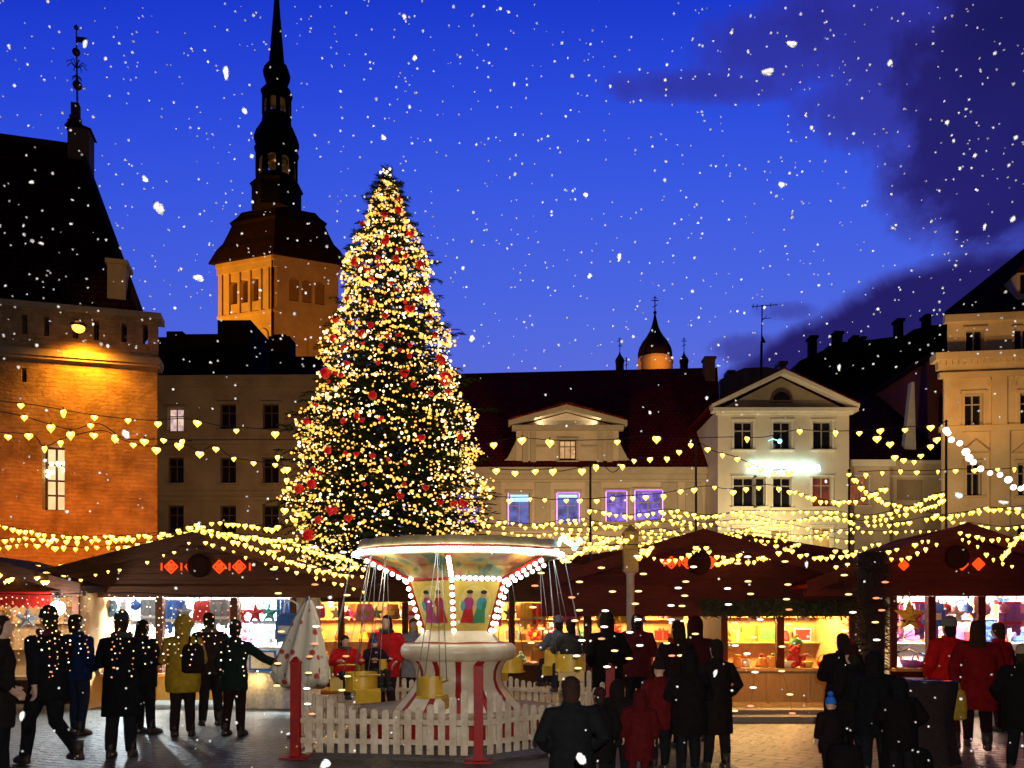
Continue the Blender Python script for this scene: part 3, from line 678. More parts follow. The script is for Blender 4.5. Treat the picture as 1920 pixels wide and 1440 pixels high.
m = MB(); p = PW(1458, 830); m.ball(FW.pt(p[0], -.35, p[1]), .13, 10, 7); m.tube([FW.pt(p[0], -.35, p[1]), FW.pt(p[0]-.35, -.25, p[1]+.15), FW.pt(p[0]-.5, 0, p[1]+.1)], .025, 6)
m.build('cyan_lantern', em('cyan_lantern_glass', (.2, .8, .9), 2), wh)

# ------------------------------------------------------------------ small extension right of the white house
Ye = 44.5; FE = Frame((0, Ye), 0); PE = FE.pix
ex = thing('low_annex', 'low pale annex beside the pedimented house, with a dark roof', 'annex', (PX(1650, Ye), Ye, 0))
ua = PE(1590, 0)[0]; ub = PE(1668, 0)[0]; uc = PE(1790, 0)[0]; z1 = PE(0, 868)[1]; z2 = PE(0, 864)[1]
h = rects(PE, ((1592,1628,894,948), (1690,1740,896,935)))
m = MB(); FE.wall(m, ua, ub, 0, z1, h[:1], .2); FE.wall(m, ub, uc, 0, z2, h[1:], .15, .5); m.add([FE.pt(ub,0,0), FE.pt(ub,.5,0), FE.pt(ub,.5,z1), FE.pt(ub,0,z1)], [(0,1,2,3)])
m.build('wall', PLAST_CR, ex)
m = MB(); FE.box(m, ua, ub+.2, -.35, .1, z1-.25, z1+.12); FE.box(m, ub+.21, uc, .2, .6, z2-.1, z2+.08); FE.box(m, ub+.1, uc, .4, .5, PE(0,890)[1]-.05, PE(0,890)[1]+.05); m.build('cornice', TRIM_W, ex)
FE.window(ex, h[0], .14, WFRAME, litwin('annex_window_light', (.42, .10, .03), (.16, .04, .02), .7, 2), 2, (.75,), .06, .08, TRIM_W)
m = MB(); FE.box(m, h[1][0], h[1][1], .55, .64, h[1][2], h[1][3]); m.build('blind_panel', PLAST_TAN, ex)
m = MB(); m.add([FE.pt(ua,-.3,z1+.1), FE.pt(uc,.1,z2+.1), FE.pt(uc,9,z2+6.2), FE.pt(ua,9,z1+6.2)], [(0,1,2,3)]); m.add([FE.pt(ua,18,z1), FE.pt(uc,18,z2), FE.pt(uc,9,z2+6.2), FE.pt(ua,9,z1+6.2)], [(3,2,1,0)]); m.build('roof', TILE_V, ex)
a0 = PE(1697, 862, 1.2); a1 = PE(1718, 862, 1.2); a2 = PE(1712, 716, 1.2)
m = MB(); FE.poly(m, [(a0[0]-.1, a0[1]), (a1[0], a0[1]), (a2[0]+.08, a2[1]), (a2[0]-.08, a2[1])], 1.2, 1.6); m.build('gable_coping', pm('pale_coping', (.46,.44,.40), None, 3, .8, .1), ex)

# ------------------------------------------------------------------ tall house at the right edge
FT = Frame(P(1768, HOR, 38.5).to_tuple()[:2], math.radians(-7)); PT = FT.pix
rh = thing('corner_house', 'tall yellow corner house with pilasters and a steep dark roof at the right edge', 'town house', (FT.O.x, FT.O.y, 0))
uR = 12.0; zc = PT(1780, 676)[1]; zt = PT(1775, 596)[1]; zm = PT(1780, 806)[1]
u2 = PT(1776, 620, .15)[0]
hu = rects(PT, ((1813,1848,614,660), (1904,1940,612,657))); hm_ = rects(PT, ((1808,1843,738,801), (1912,1947,736,799))); hl = rects(PT, ((1812,1840,868,930), (1908,1938,868,930), (1812,1840,985,1060), (1908,1938,985,1060)))
m = MB(); FT.wall(m, 0, uR, 0, zc, hm_+hl, .25); 
m.add([FT.pt(0,0,0), FT.pt(5.4,12,0), FT.pt(5.4,12,zc), FT.pt(0,0,zc)], [(3,2,1,0)])
m.build('wall', PLAST_O, rh)
m = MB(); FT.wall(m, u2, uR, zc, zt, [(h[0], h[1], h[2], h[3]) for h in hu], .25, .15)
m.add([FT.pt(u2,.15,zc), FT.pt(u2+5.4,12,zc), FT.pt(u2+5.4,12,zt), FT.pt(u2,.15,zt)], [(3,2,1,0)])
m.build('attic_storey', PLAST_O, rh)
m = MB(); FT.box(m, -.55, uR, -.6, .14, zc-.12, zc+.22); FT.box(m, -.35, uR, -.38, .0, zc-.5, zc-.122)
n = int(uR/.28)
for k in range(n): FT.box(m, -.3+k*.28, -.16+k*.28, -.5, -.382, zc-.34, zc-.13)
FT.box(m, -.25, uR, -.28, .0, PT(1780,706)[1]-.12, PT(1780,706)[1]+.12); FT.box(m, -.2, uR, -.2, .0, zm-.14, zm+.14)
FT.box(m, u2-.2, uR, -.15, .148, zt-.25, zt+.1)
for px in (1782, 1872): u = PT(px, 750)[0]; FT.box(m, u-.34, u+.34, -.14, 0, zm+.142, PT(1780,706)[1]-.122)
for px in (1782, 1872): u = PT(px, 750)[0]; FT.box(m, u-.42, u+.42, -.2, 0, 0, zm-.142)
m.build('cornice', PLAST_O, rh)
m = MB()
for h in hm_:      # blind arches over the windows
    c = (h[0]+h[1])/2; r = (h[1]-h[0])/2+.22
    for i in range(12):
        t, t2 = math.pi*i/12, math.pi*(i+1)/12
        FT.poly(m, [(c+r*math.cos(t), h[3]+.35+r*math.sin(t)), (c+(r+.16)*math.cos(t), h[3]+.35+(r+.16)*math.sin(t)), (c+(r+.16)*math.cos(t2), h[3]+.35+(r+.16)*math.sin(t2)), (c+r*math.cos(t2), h[3]+.35+r*math.sin(t2))], -.1, 0)
for h in hl[:2]:
    c = (h[0]+h[1])/2; FT.poly(m, [(h[0]-.3, h[3]+.5), (h[1]+.3, h[3]+.5), (c, h[3]+1.05)], -.25, 0)
m.build('window_arch', PLAST_O, rh)
for h in hm_+hl[:2]: FT.window(rh, h, .16, WFRAME, GLASS, 2, (.7,), .06, .12, PLAST_O)
for h in hl[2:]: FT.window(rh, h, .16, WFRAME, GLASS, 2, (.7,), .06)
FT2 = Frame((FT.O+FT.N*.15).to_tuple()[:2], math.radians(-7))
for h in hu: FT2.window(rh, h, .16, WFRAME, GLASS, 2, (), .07, .08, PLAST_O)
m = MB(); p = PT(1925, 462, 6.0)
q = [FT.pt(u2-.4, -.25, zt+.1), FT.pt(uR, -.25, zt+.1), FT.pt(uR, 6, p[1]), FT.pt(p[0], 6, p[1])]
m.add(q, [(0,1,2,3)]); m.add([q[0], FT.pt(u2+5.2, 12.2, zt+.1), q[3]], [(2,1,0)]); m.add([FT.pt(u2+5.2, 12.2, zt+.1), FT.pt(uR, 12.2, zt+.1), q[2], q[3]], [(3,2,1,0)])
rf = m.build('roof', TILE_V, rh)
a = PT(1905, 555, .8); b = PT(1935, 512, .8)
m = MB(); FT.box(m, a[0], b[0], .7, 4, a[1]-.3, b[1]); dr = m.build('dormer', PLAST_O, rf)
m = MB(); FT.box(m, a[0]+.14, b[0]-.14, .66, .698, a[1]+.05, b[1]-.15); m.build('pane', GLASS, dr)
m = MB(); FT.poly(m, [(a[0]-.12, b[1]+.003), (b[0]+.12, b[1]+.003), ((a[0]+b[0])/2, b[1]+.5)], .6, 4); m.build('dormer_roof', TILE_V, dr)
# reddish side house between annex and corner house
FS = Frame((PX(1738, 47), 47), 0)
sd = thing('side_house', 'narrow dark red house wall squeezed beside the tall yellow corner house', 'house', (PX(1752, 47), 47, 0))
m = MB(); a = FS.pix(1742, 676); FS.box(m, a[0], a[0]+2.6, 0, 8, 0, a[1]); m.build('wall', pm('dark_red_plaster', (.20,.05,.035), None, 1.5, .9, .2), sd)
m = MB(); FS.box(m, a[0]-.3, a[0]+2.7, -.35, 8.3, a[1]+.003, a[1]+.3); FS.box(m, a[0]+.55, a[0]+.85, -.08, 0, a[1]-6, a[1]-2); m.build('eave', ROOFDARK, sd)

# ------------------------------------------------------------------ dark roofs beyond
Yb = 75.0; FB = Frame((0, Yb), 0); PB = FB.pix
def silhouette(name, label, pts, d, chim, mat_=ROOFDARK):
    t = thing(name, label, 'house', (PX(pts[0][0], Yb), Yb, 0))
    m = MB(); q = [PB(*p) for p in pts]; FB.poly(m, [(q[0][0], 0)]+q+[(q[-1][0], 0)], 0, d); r = m.build('roof', mat_, t)
    for xa, xb, ya, yb in chim:
        m = MB(); a = PB(xa, yb, 1); b = PB(xb, ya, 1); FB.box(m, a[0], b[0], 1, 2, a[1]-1, b[1]); FB.box(m, a[0]-.12, b[0]+.12, .88, 2.12, b[1]+.003, b[1]+.25); m.build('chimney', mat_, r)
silhouette('dark_house', 'dark unlit house with many chimneys on the skyline, left of the yellow corner house', [(1486,900),(1492,690),(1500,676),(1548,655),(1560,642),(1600,640),(1640,636),(1700,628),(1712,618),(1745,610),(1800,606),(1800,900)], 12, [(1521,1532,634,672), (1567,1580,626,650), (1601,1608,634,645), (1616,1622,636,645), (1684,1694,602,640), (1737,1746,594,618)])
Yb = 66.0; FB = Frame((0, Yb), 0); PB = FB.pix
silhouette('pale_roof_house', 'small pale sheet-metal roof end showing behind the triangular pediment', [(1348,900),(1350,712),(1372,700),(1395,690),(1436,688),(1500,700),(1520,900)], 8, [(1366,1376,700,716), (1462,1474,683,700)], pm('grey_sheet_roof', (.16,.14,.13), None, 3, .6, .2))
an = thing('tv_antenna', 'thin television antenna mast on the roofs behind the pediment', 'antenna', P(1428, 700, 64))
m = MB(); A = lambda px, py: P(px, py, 64)
m.tube([A(1427,712), A(1428,640)], .10, 6); m.tube([A(1428,640), A(1429,572)], .05, 6); m.build('mast', DARKMETAL, an)
m = MB()
m.tube([A(1410,575), A(1458,571)], .035, 5); m.tube([A(1412,570), A(1412,578)], .03, 5); m.tube([A(1420,570), A(1419,580)], .03, 5); m.tube([A(1445,568), A(1445,576)], .03, 5)
m.tube([A(1429,598), A(1446,596)], .03, 5); m.tube([A(1428,602), A(1438,592)], .03, 5)
m.build('aerial_rods', DARKMETAL, an)
m = MB(); m.prism([A(1428,626), A(1436,642), A(1428,642)], (0,.1,0)); m.build('guy_plate', DARKMETAL, an)

# ------------------------------------------------------------------ orthodox church domes
Yo = 100.0; s2 = Yo/F
oc = thing('orthodox_church', 'onion domes with crosses rising behind the long red roof', 'church', P(1228, HOR, Yo)-Vector((0,0,CZ)))
def Zo(py): return PZ(py, Yo)
m = MB(); c = P(1228, 600, Yo); c = Vector((c.x, Yo, 0))
m.lathe([(33*s2, Zo(760)), (33*s2, Zo(690)), (32.5*s2, Zo(684)), (34*s2, Zo(682)), (34*s2, Zo(678)), (31*s2, Zo(672)), (30*s2, Zo(665))], c, 24); m.build('drum', OCHRE, oc)
def onion(c, k, y0, ck=None):
    m = MB(); prof = [(30, 0), (33.5, 12), (33.6, 22), (31, 32), (25, 43), (17, 54), (11, 64), (7, 74), (4.5, 84), (2.5, 94), (1.5, 100)]
    m.lathe([(r*k*s2, Zo(y0)+h*k*s2) for r, h in prof], c, 24); m.ball(c+Vector((0,0,Zo(y0)+102*k*s2)), 3.4*k*s2, 10, 7)
    d = m.build('onion_dome', SPIRE, oc)
    z = Zo(y0)+104*k*s2; q = (ck or k)*s2; m = MB()
    m.tube([c+Vector((0,0,z)), c+Vector((0,0,z+31*q))], 1.1*q, 6)
    m.tube([c+Vector((-7*q,0,z+22*q)), c+Vector((7*q,0,z+22*q))], 1.0*q, 6); m.tube([c+Vector((-4*q,0,z+27*q)), c+Vector((4*q,0,z+27*q))], .9*q, 6); m.tube([c+Vector((-4.5*q,0,z+9*q)), c+Vector((4.5*q,0,z+13*q))], .9*q, 6)
    m.build('cross', DARKMETAL, d)
onion(c, .95, 683)
for px, k in ((1158, .25), (1181, .17), (1276, .25), (1293, .17)):
    c2 = Vector((PX(px, Yo), Yo+(3 if k < .2 else -2), 0)); onion(c2, k, 692 if k > .2 else 695, .72)
    m = MB(); m.lathe([(30*k*s2, Zo(760)), (30*k*s2, Zo(691 if k > .2 else 694))], c2, 12); m.build('side_drum', SPIRE, oc)
lamp('dome_flood', 'SPOT', c+Vector((.4, -6.0, Zo(697))), 900, (1, .36, .05), .2, c+Vector((0, 0, Zo(684))), 62, .7)
# ------------------------------------------------------------------ the decorated spruce
Yt = 28.0; TX = PX(733, Yt)
PROF = [(322, 3), (335, 8), (365, 24), (400, 40), (430, 52), (470, 72), (500, 80), (540, 88), (600, 106), (660, 122), (700, 136), (760, 152), (800, 165), (850, 183), (900, 186), (960, 186), (1010, 186), (1060, 176), (1120, 160)]
TK = .90
def trad(z):
    py = HOR-(z-CZ)/Yt*F
    for (a, ra), (b, rb) in zip(PROF, PROF[1:]):
        if a <= py <= b: return TK*(ra+(rb-ra)*(py-a)/(b-a))*Yt/F
    return (3 if py < 322 else 150)*Yt/F
ztop = PZ(327, Yt); zbot = 2.2
LEAN = lambda z: (PX(726, Yt)-TX)*(z/ztop)
tr = thing('spruce_tree', 'huge decorated spruce tree with drooping boughs, in the middle of the square', 'tree', (TX, Yt, 0))
m = MB(); m.tube([(TX+LEAN(z), Yt, z) for z in (0, 3, 7, 12, 16, ztop-.1)], [.34, .30, .23, .14, .06, .015], 10); m.build('trunk', BARK, tr)
r2 = random.Random(5)
rmod = lambda z, a: 1+.075*math.sin(2.3*z+2*a)+.06*math.sin(4.9*z-3*a+1)+.03*math.sin(9*z+5*a)
br = MB(); cr_ = MB()
def spray(base, dirv, ln, nb):
    "one drooping twig with needle blades along both sides"
    side = dirv.cross(Vector((0,0,1)));
    if side.length < 1e-3: side = Vector((1,0,0))
    side.normalize()
    for k in range(nb):
        t = (k+.6)/nb; p = base+dirv*ln*t-Vector((0,0,.16*ln*t*t))
        for sg in (-1, 1):
            l2 = .13+.20*(1-t)*r2.uniform(.7, 1.2); d = (dirv*.75+side*sg*r2.uniform(.5, .9)+Vector((0,0,r2.uniform(-.45,.25)))).normalized()
            wv = (d.cross(Vector((r2.uniform(-1,1), r2.uniform(-1,1), r2.uniform(-1,1))))).normalized()*.024
            q = p+d*l2
            cr_.add([p-wv, p+wv, q], [(0,1,2)], False)
z = zbot
while z < ztop-.25:
    R0 = trad(z); n = max(5, int(6+R0*4.2)); dz = .17+.10*R0/3.4
    for k in range(n):
        a = 2*math.pi*(k+r2.random())/n; zz = z+r2.uniform(-.12, .12); rr = R0*r2.uniform(.80, 1.10)*rmod(zz, a)
        if r2.random() < .10: rr *= r2.uniform(1.08, 1.2)
        o = Vector((TX+LEAN(zz), Yt, zz)); h = Vector((math.cos(a), math.sin(a), 0))
        up = .25*(zz/ztop)-.06; pts = []
        for i in range(6):
            t = i/5; pts.append(o+h*rr*t+Vector((0,0, rr*(up*t-.22*t*t+.16*t**3))))
        if k % 3 == 0: br.tube(pts, [.035*(1-.8*i/5)*(0.5+R0/4) for i in range(6)], 4, caps=False)
        ns = max(3, int(rr*5.0))
        for i in range(ns):
            t = .16+.84*(i+r2.random())/ns
            j = min(4, int(t*5)); b = pts[j].lerp(pts[j+1], t*5-j)
            d0 = (pts[j+1]-pts[j]).normalized(); s0 = d0.cross(Vector((0,0,1))).normalized()
            d = (d0*.8+s0*r2.uniform(-.9, .9)+Vector((0,0,r2.uniform(-.35, .15)))).normalized()
            spray(b, d, r2.uniform(.35, .6)*(.45+.16*R0), 5)
        spray(pts[4], (pts[5]-pts[4]).normalized(), .35, 5)
    z += dz
for k in range(14): spray(Vector((TX+LEAN(ztop), Yt, ztop-.55+.05*k)), Vector((r2.uniform(-1,1), r2.uniform(-1,1), .9)).normalized(), .28, 4)
br.build('branches', BARK, tr); cro = cr_.build('crown', NEEDLE, tr)
# bulbs: rows of swags round the tree plus scattered ones
def tpos(z, a, k=1.0):
    R0 = trad(z)*k*rmod(z, a)
    return Vector((TX+LEAN(z)+R0*math.cos(a), Yt+R0*math.sin(a), z))
bul = []
z = zbot+.1
while z < ztop-.2:
    R0 = trad(z); nsw = max(3, int(R0*2.6)); ph = r2.uniform(0, 6.3); cnt = int(2*math.pi*R0/(.105 if z > 10 else .115)); dens = min(1, .78+.03*(z-2)/2)
    for k in range(cnt):
        if r2.random() > dens: continue
        a = 2*math.pi*k/cnt; sw = abs(math.sin((a+ph)*nsw/2))
        bul.append((tpos(z-.36*sw*min(1, R0)+r2.gauss(0, .04), a, r2.uniform(.93, 1.07)), .042*r2.uniform(.65, 1.5), 1 if r2.random() < .2 else 0))
    z += .47 if z < 11 else .32
for k in range(4400):
    z = zbot+(ztop-zbot)*(1-math.sqrt(r2.random()*.995)) if r2.random() < .75 else r2.uniform(zbot, ztop)
    bul.append((tpos(z, r2.uniform(0, 6.283), r2.uniform(.80, 1.06)), .027*r2.uniform(.6, 1.6), 1 if r2.random() < .4 else 0))
for k in range(300):
    z = r2.uniform(ztop-5.5, ztop-.1); bul.append((tpos(z, r2.uniform(0, 6.283), r2.uniform(.85, 1.05)), .045*r2.uniform(.8, 1.4), 0))
fl = thing('fairy_lights', 'warm white fairy lights wound in rows all over the decorated spruce', 'fairy lights', (TX, Yt, 0))
bul.sort(key=lambda b: (b[0].y > Yt, -b[1]))
m0 = MB(); m0.ico((0,0,0), .05); meB = m0.mesh('bulb', mats=[TREEB]); 
for p, r, k in bul[:100]:
    inst('bulb', meB, fl, p-fl.location, 0, r/.05)
m = MB()
for p, r, k in bul[100:]:
    m.mi = k; m.ico(p, r)
tag(m.build('small_bulbs', [TREEB, TREEC], fl), kind='stuff')
# tip ornament: cluster of bright bulbs
m = MB()
for i in range(16): m.ico(Vector((TX+LEAN(ztop)+r2.gauss(0, .10), Yt+r2.gauss(0, .10), ztop-.05+r2.gauss(0, .10))), .05)
tag(m.build('tree_topper', TREEC, None, (TX+LEAN(ztop), Yt, ztop-.2)), 'cluster of bright white bulbs at the very tip of the spruce', 'tree topper')
# red ornaments
BAUB = pm('red_bauble_gloss_glow', (.85, .02, .03), (.62, .012, .02), 3, .22, 0, spec=.6, coat=.5)
BAUB.node_tree.nodes['Principled BSDF'].inputs['Emission Color'].default_value = (1, .006, .010, 1); BAUB.node_tree.nodes['Principled BSDF'].inputs['Emission Strength'].default_value = .26  # glow put into the bauble colour to brighten it; no bulb inside
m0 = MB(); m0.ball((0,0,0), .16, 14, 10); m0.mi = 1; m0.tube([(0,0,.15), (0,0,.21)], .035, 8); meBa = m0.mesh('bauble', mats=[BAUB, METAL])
def hstar(n=24):
    o = []
    for k in range(n):
        t = 2*math.pi*k/n; o.append((16*math.sin(t)**3/17, (13*math.cos(t)-5*math.cos(2*t)-2*math.cos(3*t)-math.cos(4*t))/17))
    return o
m0 = MB(); hp = hstar()
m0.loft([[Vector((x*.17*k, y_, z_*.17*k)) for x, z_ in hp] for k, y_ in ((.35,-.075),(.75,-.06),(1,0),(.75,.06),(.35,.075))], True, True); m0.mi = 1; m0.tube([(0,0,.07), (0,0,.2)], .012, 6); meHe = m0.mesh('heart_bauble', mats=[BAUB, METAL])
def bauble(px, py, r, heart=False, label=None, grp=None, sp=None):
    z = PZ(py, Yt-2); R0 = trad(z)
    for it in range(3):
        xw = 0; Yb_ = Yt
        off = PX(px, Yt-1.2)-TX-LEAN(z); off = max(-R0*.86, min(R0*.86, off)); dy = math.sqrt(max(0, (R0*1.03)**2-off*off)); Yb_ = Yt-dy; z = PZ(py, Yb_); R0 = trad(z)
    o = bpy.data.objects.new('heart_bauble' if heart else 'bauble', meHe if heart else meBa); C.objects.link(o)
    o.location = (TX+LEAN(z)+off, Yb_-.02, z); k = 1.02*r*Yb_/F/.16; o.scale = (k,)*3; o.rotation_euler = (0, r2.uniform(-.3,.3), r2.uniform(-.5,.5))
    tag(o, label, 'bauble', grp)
spots = [(873,710,13,0), (643,957,12,1), (594,1003,11,0), (665,492,8,0), (718,402,7,0), (766,437,8,0), (825,548,9,0), (868,676,8,0), (772,580,11,1), (617,700,10,0), (686,626,9,1), (703,610,8,1), (768,700,10,1), (714,742,8,0), (602,908,9,0), (561,917,9,0), (627,635,7,0), (620,600,6,0), (652,652,7,1), (565,790,7,0), (800,822,9,1), (730,785,7,1), (905,944,10,1), (832,942,8,1), (855,945,8,1), (765,930,8,1), (808,915,7,1), (688,780,6,0), (676,972,9,1), (616,975,7,0), (842,735,6,1), (742,395,7,0), (790,497,8,0), (692,508,8,1), (715,497,7,1), (755,630,7,1), (838,628,6,0), (598,760,6,1), (664,790,6,0), (718,855,7,1), (690,852,6,1), (636,845,7,0), (605,882,6,0), (748,545,6,1), (702,565,6,0), (805,595,6,0), (652,560,6,1), (880,820,6,0), (668,420,5,0), (760,480,6,1), (775,668,5,0), (640,700,6,1)]
for k in range(34):
    zz = r2.uniform(6, 16.4); hw_ = trad(zz)*F/(Yt-1)*.85; spots.append((732+hw_*r2.uniform(-1, 1), HOR-(zz-CZ)/(Yt-1)*F, r2.uniform(4, 6.5), k % 2))
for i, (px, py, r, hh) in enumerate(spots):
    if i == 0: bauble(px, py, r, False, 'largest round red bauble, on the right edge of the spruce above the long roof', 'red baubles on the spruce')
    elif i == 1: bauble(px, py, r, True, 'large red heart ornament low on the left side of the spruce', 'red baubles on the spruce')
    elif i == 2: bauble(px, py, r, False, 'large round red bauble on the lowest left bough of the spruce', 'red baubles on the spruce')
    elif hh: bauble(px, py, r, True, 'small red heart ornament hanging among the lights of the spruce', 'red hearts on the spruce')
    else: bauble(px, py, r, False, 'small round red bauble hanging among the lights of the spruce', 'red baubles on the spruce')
# ------------------------------------------------------------------ market huts
def diamond(mb, c, r, t=.02, w=.028):
    "folk ornament: diamond outline with a lattice inside, standing proud of the boards"
    for k in (1, .52):
        q = [(0,r*k), (r*k,0), (0,-r*k), (-r*k,0)]
        for i in range(4):
            a, b = Vector((q[i][0], 0, q[i][1])), Vector((q[(i+1) % 4][0], 0, q[(i+1) % 4][1])); mb.tube([c+a, c+b], w*.6, 5)
    mb.tube([c+Vector((-r*.5,0,r*.5)), c+Vector((r*.5,0,-r*.5))], w*.5, 5); mb.tube([c+Vector((r*.5,0,r*.5)), c+Vector((-r*.5,0,-r*.5))], w*.5, 5)
def hut(name, label, pl, pr, Y, eave, peak, counter, depth, board, lining, front, orn=(), posts=(), group=None, roofm=None, fascia_h=.16, lampm=None, lpow=60, lcol=(1,.85,.6), nl=3, over=.35, wl=None, wr=None, topm=None):
    x0, x1 = PX(pl, Y), PX(pr, Y); ze = PZ(eave, Y); xp, zp = PX(peak[0], Y), PZ(peak[1], Y); zc = PZ(counter, Y)
    w0 = PX(wl, Y) if wl else x0+.3; w1 = PX(wr, Y) if wr else x1-.3
    t = thing(name, label, 'market hut', ((x0+x1)/2, Y, 0), group)
    roofm = roofm or HUTROOF
    m = MB(); th_ = .10
    for xa, sg in ((x0, 1), (x1, -1)):
        pts = [Vector((xa, Y-over, ze)), Vector((xp, Y-over, zp)), Vector((xp, Y-over, zp+th_)), Vector((xa, Y-over, ze+th_))]
        m.prism(pts if sg > 0 else pts[::-1], (0, depth+over+.3, 0))
    m.build('roof', roofm, t)
    m = MB(); k = .985
    m.prism([(x0+.12, Y, ze+.001), (x1-.12, Y, ze+.001), (xp, Y, zp-.02)], (0,.06,0))
    # horizontal boards of the gable
    n = 7
    for i in range(n):
        za = ze+(zp-ze)*(i+.04)/n; zb = ze+(zp-ze)*(i+.96)/n; f = 1-(zb-ze)/(zp-ze); 
        if f*(x1-x0) > .3: m.box((xp+(x0+.15-xp)*f, Y-.02, za), (xp+(x1-.15-xp)*f, Y-.001, zb))
    gb = m.build('gable', board, t)
    m = MB(); m.box((x0+.05, Y-.16, ze-fascia_h), (x1-.05, Y-.03, ze-.002))
    for xa in (x0, x1):
        pts = [Vector((xa, Y-over-.05, ze-.10)), Vector((xp, Y-over-.05, zp-.10)), Vector((xp, Y-over-.05, zp+.13)), Vector((xa, Y-over-.05, ze+.13))]
        m.prism(pts if xa == x0 else pts[::-1], (0,.048,0))
    m.build('bargeboard', board, t)
    if peak[1] < eave-50:
        m = MB(); rr = 22/F*Y; zz = PZ(peak[1]+48, Y)
        m.lathe([(rr, 0), (rr, .05), (rr*.7, .06), (.01, .06)], (0,0,0), 18)
        m.v = [Vector((xp+v.x, Y-.022-v.z, zz+v.y)) for v in m.v]; m.build('gable_roundel', pm('dark_roundel_wood', (.03,.010,.007), None, 6, .95, .3, spec=.05), t)
    for kind, px, py, r in orn:
        m = MB(); c = Vector((PX(px, Y), Y-.05, PZ(py, Y))); rr = r/F*Y
        if kind == 'd': diamond(m, c, rr, w=.03)
        else: m.tube([c+Vector((0,0,rr)), c-Vector((0,0,rr))], .02, 6)
        m.build('lit_ornament', REDLIT, t)
    m = MB(); m.box((w0, Y+depth-.08, 0), (w1, Y+depth, ze)); m.box((w0, Y, ze-.06), (w1, Y+depth-.081, ze-.01)); m.build('back_wall', lining, t)
    for xa in (w0, w1-.08): m = MB(); m.box((xa, Y+.01, 0), (xa+.08, Y+depth-.082, ze-.062)); m.build('side_wall', lining, t)
    m = MB(); m.box((w0+.081, Y+.0, .12), (w1-.081, Y+.07, zc-.06)); 
    nb = max(3, int((w1-w0)/1.1))
    for i in range(nb+1): xx = w0+.1+(w1-w0-.28)*i/nb; m.box((xx, Y-.03, .10), (xx+.08, Y-.001, zc-.07))
    m.build('counter_front', front, t)
    m = MB(); m.box((w0, Y-.22, zc-.058), (w1, Y+.45, zc)); m.build('counter_top', topm or WOODL, t)
    for px in posts: m = MB(); xx = PX(px, Y); m.box((xx-.07, Y-.06, zc+.002), (xx+.07, Y+.08, ze-fascia_h-.002)); m.build('post', board, t)
    for xa in (w0, w1-.12): m = MB(); m.box((xa, Y-.05, 0), (xa+.12, Y-.001, ze-fascia_h-.002)); m.build('post', board, t)
    m = MB()
    for k in (.28, .62): zz = zc+(ze-zc)*k; m.box((w0+.09, Y+depth-.42, zz), (w1-.09, Y+depth-.09, zz+.035))
    m.build('shelf', lining, t)
    for i in range(nl):
        xx = w0+(w1-w0)*(i+.5)/nl
        m = MB(); m.ball((xx, Y+depth*.42, ze-.24), .075, 12, 8); m.mi = 1; m.tube([(xx, Y+depth*.42, ze-.17), (xx, Y+depth*.42, ze-.07)], .025, 6)
        m.build('lamp', [lampm or LAMPY, DARKMETAL], t)
        lamp('hut_lamp', 'POINT', (xx, Y+depth*.42, ze-.40), lpow, lcol, .10)
    return t, dict(x0=w0, x1=w1, ze=ze, zc=zc, Y=Y, D=depth)
WARM = (1, .74, .40); COLD = (.86, .97, 1)
BAND = pm('fascia_brown', (.10,.05,.03), None, 4, .8, .3)
hA, iA = hut('market_hut', 'wide brown market hut with red lit diamonds on its gable and a cold white interior', 35, 695, 16.0, 1100, (375, 1013), 1262, 2.0, WOOD, HUTWHITE, WOODA, [('s',305,1063,7), ('d',323,1063,12), ('s',342,1063,7), ('d',361,1063,12), ('d',413,1063,12), ('s',432,1063,7), ('d',450,1063,12), ('s',470,1063,7)], (300, 440), None, None, .22, LAMPW, 470, (.80, .95, 1), 4, .35, 150, 556)
hB, iB = hut('market_hut', 'dark market hut with fir fringe, warm lit shelves and a long pale counter', 1010, 1640, 15.6, 1098, (1310, 1008), 1252, 1.9, WOODR, HUTWARM, WOODL, [('d',1258,1055,11), ('d',1288,1055,11), ('d',1331,1055,11), ('s',1245,1055,7), ('s',1273,1055,7)], (1462,), None, None, .60, LAMPY, 250, (1, .60, .20), 2, .35, 1352, 1602)
hC, iC = hut('market_hut', 'dark red market hut with three open bays of pink and white goods, far right', 1500, 2100, 15.0, 1104, (1792, 997), 1252, 2.0, WOODR, HUTWHITE, WOODR, [('d',1801,1058,11), ('d',1832,1058,11), ('d',1692,1060,9)], (1745, 1838), None, TILE_R, .14, LAMPY, 270, (1, .66, .48), 3, .35, 1668, 2060)
hD, iD = hut('market_hut', 'small dark hut with a red valance and a dazzling white lamp, left edge', -230, 168, 15.2, 1108, (-60, 1046), 1268, 2.0, WOOD, HUTWARM, WOOD, (), (), None, None, .10, LAMPW, 40, (.9, .95, 1), 2, .3, -220, 150)
m = MB()
for i in range(9):
    xa = PX(-20+13*i, 15.0); xb = PX(-20+13*(i+1), 15.0); za = PZ(1110, 15.0); zb = PZ(1134, 15.0)
    m.prism([(xa, 14.95, za), (xb, 14.95, za), (xb, 14.95, zb), ((xa+xb)/2, 14.95, zb-.06), (xa, 14.95, zb)], (0,.03,0))
m.build('valance', cloth((.75,.03,.02), 'red_valance_cloth'), hD)
m = MB(); m.ball(P(108, 1140, 14.9), .13, 14, 9); m.mi = 1; m.tube([P(108, 1127, 14.9), P(108, 1110, 14.9)], .03, 6); m.build('lamp', [em('dazzling_lamp', (.9,1,1), 30), DARKMETAL], hD)
lamp('dazzle', 'POINT', P(108, 1146, 14.6), 60, COLD, .1)
